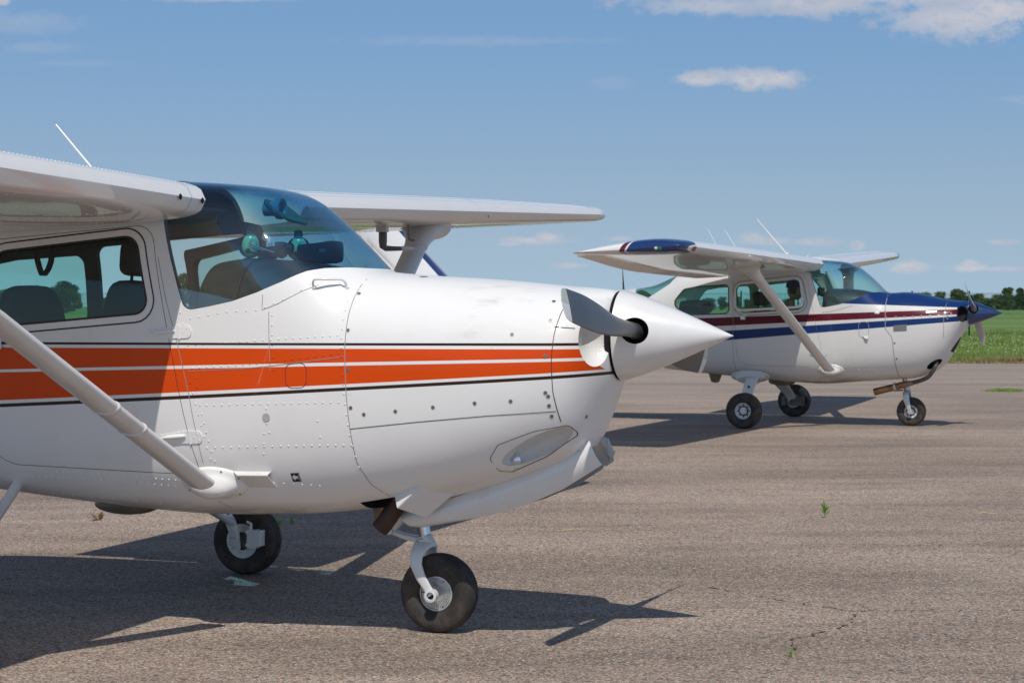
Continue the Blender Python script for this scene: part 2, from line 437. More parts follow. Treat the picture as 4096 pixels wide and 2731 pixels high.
# ------------------------------------------------------------------ fuselage shape
BASE = dict(
 w=[(-7.55, .05), (-6.5, .13), (-5.5, .22), (-4.5, .32), (-3.6, .47), (-3.0, .515), (-2.5, .53), (-1.9, .54), (-1.2, .54), (-.7, .53), (-.24, .505), (.15, .485), (.45, .462), (.6, .44), (.68, .418), (.74, .385), (.79, .335), (.82, .285), (.84, .235), (.852, .19)],  # aft stations widened to close a sunlit gap in the ground shadow
 zt=[(-7.55, 1.50), (-6.5, 1.56), (-5.0, 1.63), (-3.8, 1.69), (-3.35, 1.74), (-3.0, 1.87), (-2.75, 1.96), (-2.4, 2.02), (-1.6, 2.065), (-1.29, 2.07), (-1.05, 2.058), (-.86, 2.04), (-.77, 2.022), (-.7, 1.995), (-.574, 1.905), (-.446, 1.79), (-.32, 1.668), (-.27, 1.642), (-.071, 1.622), (.292, 1.599), (.611, 1.57), (.807, 1.553), (.852, 1.543)],
 zb=[(-7.55, 1.36), (-6.5, 1.22), (-5.5, 1.05), (-4.5, .88), (-3.6, .74), (-3.0, .65), (-2.2, .58), (-1.5, .525), (-1.1, .507), (-.6, .525), (-.3, .555), (-.1, .585), (.114, .622), (.3, .672), (.446, .72), (.57, .765), (.66, .80), (.72, .85), (.765, .94), (.80, 1.03), (.83, 1.10), (.852, 1.15)],
 zm=[(-7.55, 1.43), (-5.5, 1.3), (-3.6, 1.2), (-2.5, 1.25), (-1., 1.24), (-.4, 1.2), (.3, 1.2), (.6, 1.24), (.78, 1.31), (.852, 1.345)],
 nt=[(-7.5, 2.), (-4.5, 2.3), (-3.3, 2.8), (-2.6, 3.6), (-1.2, 3.8), (-.8, 3.4), (-.5, 2.8), (-.25, 2.5), (.2, 2.25), (.6, 2.15), (.82, 2.), (.852, 2.)],
 nb=[(-7.5, 2.), (-4.5, 2.3), (-3.2, 2.7), (-2., 3.1), (-.6, 3.1), (.1, 2.8), (.6, 2.4), (.78, 2.1), (.852, 2.)])
import copy
TB = copy.deepcopy(BASE)
TB['w'] = BASE['w'][:11] + [(.15, .475), (.36, .44), (.48, .405), (.56, .36), (.62, .30), (.66, .235), (.685, .18), (.695, .15)]
TB['zt'] = BASE['zt'][:18] + [(-.071, 1.652), (.036, 1.646), (.25, 1.605), (.459, 1.56), (.6, 1.546), (.66, 1.542), (.695, 1.54)]
TB['zb'] = BASE['zb'][:9] + [(-.55, .545), (-.23, .568), (.036, .59), (.2, .63), (.33, .70), (.44, .80), (.52, .94), (.58, 1.06), (.63, 1.15), (.67, 1.21), (.695, 1.245)]
TB['zm'] = BASE['zm'][:6] + [(.1, 1.22), (.4, 1.28), (.6, 1.37), (.695, 1.394)]
TB['nt'] = BASE['nt'][:8] + [(.1, 2.3), (.4, 2.1), (.695, 2.)]
TB['nb'] = BASE['nb'][:5] + [(.1, 2.7), (.45, 2.3), (.695, 2.)]
class Fus:
    def __init__(s, T): s.T = T
    def p(s, x): return [interp(s.T[k], x) for k in ('w', 'zt', 'zb', 'zm', 'nt', 'nb')]
    def ring(s, x, off=0., n=88):
        w, zt, zb, zm, nt_, nb_ = s.p(x); w -= off; zt -= off; zb += off; out = []
        for j in range(n):
            a = 2*PI*(j+.5)/n; c, q = math.cos(a), math.sin(a); e = nt_ if q >= 0 else nb_; h = zt-zm if q >= 0 else zm-zb
            out.append((x, w*math.copysign(abs(c)**(2/e), c), zm+h*math.copysign(abs(q)**(2/e), q)))
        return out
    def y(s, x, z, off=0.):
        w, zt, zb, zm, nt_, nb_ = s.p(x); e, h = (nt_, zt-zm) if z >= zm else (nb_, zm-zb)
        q = min(.9995, abs(z-zm)/h)
        return (w+off)*(1-q**e)**(1/e)
    def nor(s, x, z, side):
        d = .004
        gx = (s.y(x+d, z)-s.y(x-d, z))/(2*d); gz = (s.y(x, z+d)-s.y(x, z-d))/(2*d)
        gx = max(-6, min(6, gx)); gz = max(-8, min(8, gz))
        return Vector((-gx, side, -gz)).normalized()
    def pt(s, x, z, side, lift=0.):
        n = s.nor(x, z, side); return Vector((x, side*s.y(x, z), z)) + n*lift
    def ztop(s, x, y):
        w, zt, zb, zm, nt_, nb_ = s.p(x)
        return zm+(zt-zm)*(1-min(.999, abs(y)/w)**nt_)**(1/nt_)
    def stations(s, x0, x1, step):
        n = max(2, int((x1-x0)/step)); return [x0+(x1-x0)*i/n for i in range(n+1)]
    def fixnormals(s, me, extra_from=None):
        me.update()
        nl = [None]*len(me.loops); poly = me.polygons; V = me.vertices
        cache = {}
        def an(vi):
            if vi in cache: return cache[vi]
            c = V[vi].co; x = c.x; r = None
            if -7.5 < x < .849:
                w, zt, zb, zm, nt_, nb_ = s.p(x); e, h = (nt_, zt-zm) if c.z >= zm else (nb_, zm-zb)
                F = (abs(c.y)/w)**e+(abs(c.z-zm)/h)**e
                if abs(F-1) < .02*e:
                    def G(px, py, pz):
                        w, zt, zb, zm, a, b = s.p(px); e, h = (a, zt-zm) if pz >= zm else (b, zm-zb)
                        return ((abs(py)/w)**e+(abs(pz-zm)/h)**e)**(1/e)
                    d = .0015
                    g = Vector((G(x+d*3, c.y, c.z)-G(x-d*3, c.y, c.z), 3*(G(x, c.y+d, c.z)-G(x, c.y-d, c.z)), 3*(G(x, c.y, c.z+d)-G(x, c.y, c.z-d))))
                    if g.length > 0: r = g.normalized()
            cache[vi] = r; return r
        for p in poly:
            fn = p.normal
            for li in p.loop_indices:
                a = an(me.loops[li].vertex_index)
                nl[li] = tuple(a) if (a is not None and a.dot(fn) > .82) else tuple(fn)
        poly.foreach_set('use_smooth', [True]*len(poly))
        me.normals_split_custom_set(nl)
def ribbon(mb, F, pts, width, side, lift=.0012, mi=0, closed=False, step=.03):
    """thin strip following the fuselage skin along (x, z) points"""
    P2 = [Vector(p) for p in pts]
    if closed: P2.append(P2[0])
    dense = [P2[0]]
    for a, b in zip(P2, P2[1:]):
        k = max(1, int((b-a).length/step)); dense += [a.lerp(b, i/k) for i in range(1, k+1)]
    L = []; n = len(dense)
    for i, p in enumerate(dense):
        if closed: t = dense[(i+1) % (n-1)]-dense[(i-1) % (n-1)]
        else: t = dense[min(i+1, n-1)]-dense[max(i-1, 0)]
        t = t.normalized() if t.length > 0 else Vector((1, 0)); q = Vector((-t.y, t.x))*width/2
        L.append((F.pt(p.x+q.x, p.y+q.y, side, lift), F.pt(p.x-q.x, p.y-q.y, side, lift)))
    vs = [v for ab in L for v in ab]; fs = [(2*i, 2*i+1, 2*i+3, 2*i+2) for i in range(len(L)-1)]
    mb.add(vs, fs, mi)
def patch(mb, F, poly, side, lift=.0015, mi=0):
    """filled decal following the skin, convex polygon in (x, z)"""
    c = (sum(p[0] for p in poly)/len(poly), sum(p[1] for p in poly)/len(poly))
    vs = [F.pt(c[0], c[1], side, lift)]+[F.pt(p[0], p[1], side, lift) for p in poly]
    n = len(poly); mb.add(vs, [(0, i+1, (i+1) % n+1) for i in range(n)], mi)
def dome(mb, p, n, r, h, mi=0, k=8):
    u = n.orthogonal().normalized(); w_ = n.cross(u)
    rings = [[p-n*.001+(u*math.cos(a)+w_*math.sin(a))*r*f+n*h*g for a in [2*PI*j/k for j in range(k)]] for f, g in ((1., 0), (.8, .7), (.35, 1.))]
    mb.loft(rings, False, mi); b = len(mb.v); mb.v.append(tuple(p+n*h*1.05)); e = b-k
    for j in range(k): mb.f.append((e+j, e+(j+1) % k, b)); mb.m.append(mi)
def rivets(mb, F, pts, spacing=.042, side=-1, r=.0048, h=.0036, mi=0):
    acc = 0.; last = None
    P2 = [Vector(p) for p in pts]
    for a, b in zip(P2, P2[1:]):
        L = (b-a).length; k = max(1, round(L/spacing))
        for i in range(k + (1 if b is P2[-1] else 0)):
            q = a.lerp(b, i/k); n = F.nor(q.x, q.y, side); dome(mb, F.pt(q.x, q.y, side), n, r, h, mi)
def screw(mb, F, x, z, side=-1, r=.0085):
    n = F.nor(x, z, side); p = F.pt(x, z, side); u = n.orthogonal().normalized(); w_ = n.cross(u)
    for rr, lift, mi in ((r*1.25, .0008, 3), (r*1.02, .0014, 0), (r*.62, .002, 1), (r*.25, .0024, 2)):
        vs = [p+n*lift]+[p+n*lift+(u*math.cos(a)+w_*math.sin(a))*rr for a in [2*PI*j/12 for j in range(12)]]
        mb.add(vs, [(0, j+1, (j+1) % 12+1) for j in range(12)], mi)

# ------------------------------------------------------------------ wings
def foil(n=26, t=.125, m=.022, p=.4):
    up = []; lo = []
    for i in range(n+1):
        x = .5*(1-math.cos(PI*i/n))
        yt = (1+.42*max(0, 1-x/.16)**2)*5*t*(.2969*math.sqrt(x)-.126*x-.3516*x*x+.2843*x**3-.1036*x**4)
        yc = m/p/p*(2*p*x-x*x) if x < p else m/(1-p)**2*((1-2*p)+2*p*x-x*x)
        up.append((x, yc+yt)); lo.append((x, yc-yt*(1.0 if x > .02 else 1.)))
    return up, lo
UP, LO = foil()
def foil_ring(x0, x1):
    """closed list of (chord fraction, thickness) between chord fractions x0 and x1"""
    def at(T, x):
        for a, b in zip(T, T[1:]):
            if a[0] <= x <= b[0]: return a[1]+(b[1]-a[1])*(x-a[0])/max(1e-9, b[0]-a[0])
        return T[-1][1]
    xs = [.5*(1-math.cos(PI*i/26)) for i in range(27)]
    xs = [x0]+[x for x in xs if x0+.004 < x < x1-.004]+[x1]
    u = [(x, at(UP, x)) for x in xs]; l = [(x, at(LO, x)) for x in xs]
    if x0 == 0: l = l[1:]
    if x1 == 1: l = l[:-1]
    return u[::-1]+l
class Wing:
    def __init__(s, side, spec, inc): s.side = side; s.spec = spec; s.inc = R(inc)
    def ang(s, y): return s.inc*interp([(0, 1.), (2.6, .97), (5.5, .5)], y)
    def at(s, y):
        return [interp(t, y) for t in s.spec]       # le_x, chord, le_z
    def ring(s, y, ring, dz=0., sc=1., tsc=1.):
        lx, c, lz = s.at(y); out = []; inc = s.ang(y)
        for f, h in ring:
            fx = (f-.35)*sc+.35
            X = -fx*c; Z = h*c*tsc+dz
            out.append((lx+X*math.cos(inc), s.side*y, lz+Z+X*math.sin(inc)))
        return out
def wing(parent, side, spec, inc, tipmat, y0=.5, ytip=5.2, yend=5.5, ysplit=2.62, droop=1.5, rivet=None, joint=None, name='wing'):
    W = Wing(side, spec, inc)
    main = foil_ring(0, .735); full = foil_ring(0, 1.)
    ys = [y0+(ytip-y0)*i/24 for i in range(25)]
    mb = MB(); mb.loft([W.ring(y, main) for y in ys])
    if rivet: rivet(mb, W)
    if joint: joint(mb, W)
    wg = mb.build('wing', [PW, FAINT, HOLE], parent, 50)
    # rounded tip fairing, full chord
    mb = MB(); rs = []
    for i in range(15):
        t = i/14; y = ytip+.004+(yend-ytip)*math.sin(t*PI/2)**1.0; sc = 1-.16*(1-math.cos(t*PI/2)); th = max(.03, math.cos(t*PI/2)**.62)
        ln = W.ring(y, full, 0, sc, th)
        rs.append(ln)
    mb.loft(rs); mb.build('wing_tip', tipmat, wg, 60)
    # flap and aileron with pressed corrugations
    for nm, a, b in (('flap', y0+.05, ysplit-.012), ('aileron', ysplit+.012, ytip-.012)):
        aft = foil_ring(.742, 1.); mb = MB(); n = int((b-a)/.03); rr = []
        for i in range(n+1):
            y = a+(b-a)*i/n; r_ = W.ring(y, aft); lx, c, lz = W.at(y); hz = Vector(r_[0]); k = len(r_)//2
            x0 = lx-.742*c; z0 = lz-.742*c*math.sin(W.ang(y)); out = []
            for (px, py, pz), (fx, _) in zip(r_, aft):
                X = px-x0; Z = pz-z0; d = R(-droop)*(-1)
                X, Z = X*math.cos(d)-Z*math.sin(d)*0, Z+X*math.sin(d)
                wv = .0045*(1 if i % 2 else -1)*(1 if fx > .75 else 0)
                out.append((x0+X, py, z0+Z+wv))
            rr.append(out)
        mb.loft(rr); mb.build(nm, PW, wg, 15)
    return wg, W
def strut(parent, side, A, B, chord=.145, th=.06, mat=WH, cuff=.27):
    """streamlined lift strut from fuselage point A to wing point B, flaring into a cuff under the wing"""
    A = Vector(A); B = Vector(B); d = (B-A); L = d.length; t = d.normalized()
    xa = Vector((1, 0, 0)); xa = (xa-t*xa.dot(t)).normalized(); ya = t.cross(xa)
    def sec(p, c, h, sk=0.):
        out = []
        for j in range(24):
            a = 2*PI*j/24; x = math.cos(a); y = math.sin(a)
            k = (1-.25*x) if x < 0 else 1.
            out.append(p+xa*(x*c/2*(1.15 if x < 0 else .85))+ya*(y*h/2*(1-.35*max(0, -x))))
        return out
    mb = MB(); mb.loft([sec(A+t*(L-.05)*i/10, chord, th) for i in range(11)]); o = mb.build('strut', mat, parent, 60)
    mb = MB(); rs = []
    for i in range(12):
        f = i/11; g = f**2.4; rs.append(sec(B-t*cuff*(1-f)+Vector((.02*g, 0, .0)), chord*1.08+.17*g, th*1.2+.12*g))
    mb.loft(rs); mb.build('strut_cuff', mat, o, 60)
    # clamp rings
    for q in (.22, .3):
        mb = MB(); mb.loft([sec(A+t*L*(q+e), chord*1.02+k, th*1.04+k) for e, k in ((-.004, 0), (-.002, .006), (.002, .006), (.004, 0))])
        mb.build('clamp_band', mat, o, 60)
    return o

# ------------------------------------------------------------------ wheels
def txt_mesh(text, size, name='text'):
    cu = bpy.data.curves.new(name, 'FONT'); cu.body = text; cu.size = size; cu.align_x = 'CENTER'; cu.resolution_u = 2
    o = bpy.data.objects.new(name, cu); COL.objects.link(o)
    dg = bpy.context.evaluated_depsgraph_get(); me = bpy.data.meshes.new_from_object(o.evaluated_get(dg))
    vs = [v.co.copy() for v in me.vertices]; fs = [tuple(p.vertices) for p in me.polygons]
    bpy.data.objects.remove(o); return vs, fs
def tyre_on(parent, c, D, wd, label=None, grooves=(-.3, -.1, .1, .3), words=()):
    Rr = D/2; h = wd/2; rim = Rr*.44; prof = []
    prof += [(-h*.62, rim*.98), (-h*.78, rim*1.08), (-h*.97, rim*1.42), (-h*1.0, Rr*.78), (-h*.93, Rr*.90), (-h*.74, Rr*.965), (-h*.5, Rr*.99)]
    for g in grooves: prof += [(h*g-.0028, Rr*.998), (h*g-.002, Rr*.978), (h*g+.002, Rr*.978), (h*g+.0028, Rr*.998)]
    prof += [(h*.5, Rr*.99), (h*.74, Rr*.965), (h*.93, Rr*.90), (h*1.0, Rr*.78), (h*.97, rim*1.42), (h*.78, rim*1.08), (h*.62, rim*.98)]
    mb = MB(); mb.lathe(prof, c, 'Y', 72)
    # weight on wheel: flatten the contact patch
    c = Vector(c); z0 = c.z-Rr
    mb.v = [(x, y, max(z, .002)) for x, y, z in mb.v]
    for text, size, rad, a0, side in words:
        vs, fs = txt_mesh(text, size)
        out = []
        for v in vs:
            a = a0 - v.x/rad*side*-1*(-1) ; r_ = rad+v.y
            out.append((c.x+r_*math.cos(a), c.y+side*(h*1.0+.0008-.0 ), c.z+r_*math.sin(a)))
        mb.add(out, fs, 1)
    o = mb.build('tyre', [TYRE, TYRETXT], parent, 40, fix=False)
    import bmesh
    return o
TYRETXT = simple('embossed_rubber', (.075, .066, .058), .7)
RIMD = simple('dull_rim', (.17, .155, .135), .5, .2, .1, .3, 14)
def wheel(parent, c, D, wd, style, face=-1, name='wheel', words=(), mat=None):
    """rim mesh with its tyre as child; face = side of the outer hub (-1 starboard)"""
    c = Vector(c); rr = D/2*.455; h = wd/2; f = face; mb = MB()
    if style == 'fins':
        mb.lathe([(f*h*.50, rr*.99), (f*h*.72, rr*.97), (f*h*.74, rr*.9), (f*h*.62, rr*.86), (f*h*.60, rr*.5), (f*h*.70, rr*.44), (f*h*.72, rr*.1)], c, 'Y', 60)
        mb.lathe([(-f*h*.50, rr*.99), (-f*h*.72, rr*.97), (-f*h*.4, rr*.5), (-f*h*.4, .001)], c, 'Y', 48)
        for j in range(40):
            a = 2*PI*j/40; M = Matrix(((math.cos(a), 0, -math.sin(a)), (0, 1, 0), (math.sin(a), 0, math.cos(a))))
            mb.box(c+M @ Vector((rr*.66, f*h*.64, 0)), (rr*.34, .012, .0045), M)
        for j in range(3):
            a = 2*PI*j/3+1.; mb.ball(c+Vector((rr*.8*math.cos(a), f*h*.66, rr*.8*math.sin(a))), (.005, .005, .005), 8, 5, 1)
    elif style == 'main':
        mb.lathe([(f*h*.55, rr*1.0), (f*h*.80, rr*.98), (f*h*.80, rr*.93), (f*h*.35, rr*.84), (f*h*.25, rr*.62), (f*h*.42, rr*.55), (f*h*.46, rr*.30), (f*h*.70, rr*.27), (f*h*.75, .001)], c, 'Y', 60)
        mb.lathe([(-f*h*.55, rr*1.0), (-f*h*.80, rr*.98), (-f*h*.3, rr*.84), (-f*h*.2, .001)], c, 'Y', 48)
        for j in range(8):
            a = 2*PI*j/8; mb.ball(c+Vector((rr*.7*math.cos(a), f*h*.34, rr*.7*math.sin(a))), (rr*.085, .01, rr*.085), 8, 6, 1)
        mb.lathe([(f*h*.40, rr*.60), (f*h*.43, rr*.60), (f*h*.44, rr*.35)], c, 'Y', 40, 1)
    o = mb.build(name, [ALU if style == 'fins' else (mat or WH), DARK], parent, 35)
    tyre_on(o, c, D, wd, words=words)
    return o

# ------------------------------------------------------------------ aircraft assembly
def merge(ob, parts, F):
    me = ob.data; vs = [tuple(v.co) for v in me.vertices]; fs = [tuple(p.vertices) for p in me.polygons]
    ms = [p.material_index for p in me.polygons]; mats = list(me.materials); dome_from = None
    for mb, mm, isdome in parts:
        if isdome and dome_from is None: dome_from = len(fs)
        k = len(vs); b = []
        for m in mm:
            if m not in mats: mats.append(m)
            b.append(mats.index(m))
        vs += mb.v; fs += [tuple(i+k for i in f) for f in mb.f]; ms += [b[i] for i in mb.m]
    nm = bpy.data.meshes.new(ob.name); nm.from_pydata(vs, [], fs)
    for m in mats: nm.materials.append(m)
    nm.polygons.foreach_set('material_index', ms); nm.update(); ob.data = nm
    F.fixnormals2(nm, dome_from if dome_from is not None else len(fs))
def fixnormals2(s, me, dome_from):
    keep = [None]*len(me.loops)
    s.fixnormals(me)
    if dome_from < len(me.polygons):
        cn = [tuple(c.vector) for c in me.corner_normals]
        for p in me.polygons[dome_from:]:
            for li in p.loop_indices: cn[li] = tuple(p.normal)
        me.normals_split_custom_set(cn)
Fus.fixnormals2 = fixnormals2

DOOR = [(-1.195, 1.85), (-.957, .722), (-2.08, .742), (-2.11, 1.785)]
DOORP = rpoly(DOOR, [.10, .035, .17, .05])
def winpoly(pts, r): return rpoly(pts, r)
WINA = winpoly([(-1.272, 1.797), (-1.19, 1.452), (-2.02, 1.385), (-2.035, 1.727)], [.075, .06, .08, .08])
WINB = winpoly([(-1.285, 1.825), (-1.20, 1.445), (-2.06, 1.395), (-2.085, 1.742)], [.09, .09, .09, .08])
REARW = winpoly([(-2.19, 1.745), (-2.18, 1.392), (-2.72, 1.37), (-2.93, 1.50), (-2.78, 1.69), (-2.60, 1.722)], [.05, .05, .1, .08, .08, .2])
WSH = [(-1.002, 1.466), (-.89, 1.478), (-.776, 1.501), (-.66, 1.54), (-.555, 1.586), (-.50, 1.615), (-.458, 1.635), (-.40, 1.648), (-.337, 1.653), (-.26, 1.650), (-.2, 1.9), (-.4, 2.3), (-1.24, 2.3), (-1.24, 1.905), (-1.15, 1.885)]
WSH = WSH[1:] + [(-1.148, 1.872)] + rpoly([(-1.148, 1.872), (-1.010, 1.458), (-.89, 1.478)], [0, .05, 0])[1:-1]
BACKW = [(-3.46, 1.60), (-3.30, 1.57), (-3.0, 1.76), (-2.93, 1.86), (-2.88, 2.3), (-3.9, 2.3)]
def prism_obj(poly, y0, y1, mat, name='cutter'):
    mb = MB(); mb.prism(poly, y0, y1); return mb.build(name, mat, None, smooth_=False)

def blade(parent, hx, hz, e, L, mat, name='propeller_blade', pitch=1.45, cmax=.148):
    e = Vector(e).normalized(); X = Vector((1, 0, 0)); m = X.cross(e); rings = []
    n = 30
    for i in range(n+1):
        r = .10+(L-.10)*(1-(1-i/n)**1.25); f = r/L
        c = interp([(.0, .082), (.18, .086), (.25, .096), (.35, .115), (.5, cmax*.93), (.68, cmax), (.85, cmax*.93), (.955, cmax*.84), (.985, cmax*.66), (.997, cmax*.42), (1., cmax*.2)], f)
        th = interp([(.0, .075), (.16, .075), (.24, .055), (.35, .036), (.6, .018), (1., .006)], f)
        b = math.atan(pitch/(2*PI*r))*interp([(0, .6), (.2, .85), (.4, 1.), (1, 1.)], f)
        ld = m*math.cos(b)+X*math.sin(b); nd = X*math.cos(b)-m*math.sin(b); ring = []
        for j in range(28):
            a = 2*PI*j/28; x = math.cos(a); y = math.sin(a)
            k = th/2*(1.1 if y > 0 else .45 + .55*max(0, 1-f*3))*(abs(y)**1.1)*(1 if y > 0 else -1)*(1-.25*max(0, -x))
            ring.append(Vector((hx, 0, hz))+e*r+ld*(x*c/2)+nd*k)
        rings.append(ring)
    mb = MB(); mb.loft(rings); return mb.build(name, mat, parent, 50)
def spinner(parent, x0, x1, z, r, ex, mat, holes, hx=.062):
    mb = MB(); n = 26; prof = []
    for i in range(n+1):
        t = i/n; prof.append((x0+(x1-x0)*t, max(.004, r*(1-t**ex)) if t < .985 else .0065*(1-t)/.015+.0005))
    prof[0] = (x0, r*.998)
    prof = [(x0, .02), (x0, r*.985), (x0+.002, r*.998)]+prof[1:]
    mb.lathe(prof, (0, 0, z), 'X', 72, 0, True)
    o = mb.build('spinner', [mat, DARK], None, 40)
    for e, hr in holes:
        c = MB(); c.tube([Vector((x0+hx, 0, z))+Vector(e)*.08, Vector((x0+hx, 0, z))+Vector(e)*.3], hr, 40)
        boolean(o, [c.build('cutter', HOLE)])
    me = o.data; me.polygons.foreach_set('use_smooth', [True]*len(me.polygons)); me.set_sharp_from_angle(angle=R(28))
    o.parent = parent; return o
def seat(parent, x, y, mat, back=.62, tilt=12, hr=True, z0=.74):
    def rb(c, d, M, r=.07):
        pts = []; rings = []
        for k in range(9):
            t = -1+2*k/8; f = (1-abs(t)**4)**.25 if abs(t) < 1 else .35
            ring = [Vector(c)+M @ Vector((d[0]/2*t, d[1]/2*f*math.copysign(abs(math.cos(a))**.45, math.cos(a)), d[2]/2*f*math.copysign(abs(math.sin(a))**.45, math.sin(a)))) for a in [2*PI*j/28 for j in range(28)]]
            rings.append(ring)
        return rings
    M = Matrix.Rotation(R(-tilt), 3, 'Y')
    mb = MB(); mb.loft(rb((x+.22, y, z0), (.5, .46, .13), Matrix.Identity(3))); o = mb.build('seat', mat, parent, 60)
    mb = MB(); mb.loft(rb(Vector((x, y, z0))+M @ Vector((-.02, 0, back/2)), (.11, .46, back), M)); mb.build('backrest', mat, o, 60)
    if hr:
        mb = MB(); mb.loft(rb(Vector((x, y, z0))+M @ Vector((0, 0, back+.11)), (.10, .27, .18), M)); mb.tube([Vector((x, y-.06, z0))+M @ Vector((0, 0, back-.08)), Vector((x, y-.06, z0))+M @ Vector((0, 0, back+.1))], .008)
        mb.tube([Vector((x, y+.06, z0))+M @ Vector((0, 0, back-.08)), Vector((x, y+.06, z0))+M @ Vector((0, 0, back+.1))], .008)
        mb.build('headrest', mat, o, 60)
    return o
def fairing(parent, F, x, z, side, a, b, h, mat, name='strut_fairing'):
    """teardrop blister where the strut meets the skin"""
    n = F.nor(x, z, side); c = F.pt(x, z, side, -.012); rings = []
    fx = (Vector((1, 0, 0))-n*n.x).normalized(); fz = fx.cross(n) if side > 0 else n.cross(fx)
    for f, g in ((1.03, .0), (1., .012), (.93, .02), (.82, .024), (.7, .3*h+.02), (.5, .72*h+.02), (.25, .95*h+.02), (.06, h+.02)):
        rings.append([c+fx*(a*f*math.cos(t))+fz*(b*f*math.sin(t))+n*g for t in [2*PI*j/40 for j in range(40)]])
    mb = MB(); mb.loft(rings)
    for t in (.5, 1.2, 2.2, 3.6, 4.4, 5.6):
        p = c+fx*(a*.9*math.cos(t))+fz*(b*.9*math.sin(t))+n*.022; dome(mb, p, n, .006, .002, 1)
    return mb.build(name, [mat, SCREW], parent, 50)
def rod(parent, p0, p1, r0, r1, mat, name='antenna', foot=True):
    mb = MB(); mb.tube([p0, Vector(p0).lerp(Vector(p1), .5), p1], [r0, (r0+r1)/2, r1], 10)
    if foot: mb.lathe([(-.01, .022), (.008, .02), (.018, .010), (.03, .006)], p0, 'Z', 16)
    return mb.build(name, mat, parent, 50)

def absorb(ob, mb, mm):
    me = ob.data; nv = len(me.vertices); vs = [tuple(v.co) for v in me.vertices]+mb.v; mats = list(me.materials)
    fs = [tuple(p.vertices) for p in me.polygons]+[tuple(i+nv for i in f) for f in mb.f]; ms = [p.material_index for p in me.polygons]+[len(mats)+i for i in mb.m]
    nm = bpy.data.meshes.new(ob.name); nm.from_pydata(vs, [], fs)
    for m in mats+list(mm): nm.materials.append(m)
    nm.polygons.foreach_set('material_index', ms); nm.polygons.foreach_set('use_smooth', [True]*len(fs)); nm.set_sharp_from_angle(angle=R(28)); nm.update(); ob.data = nm

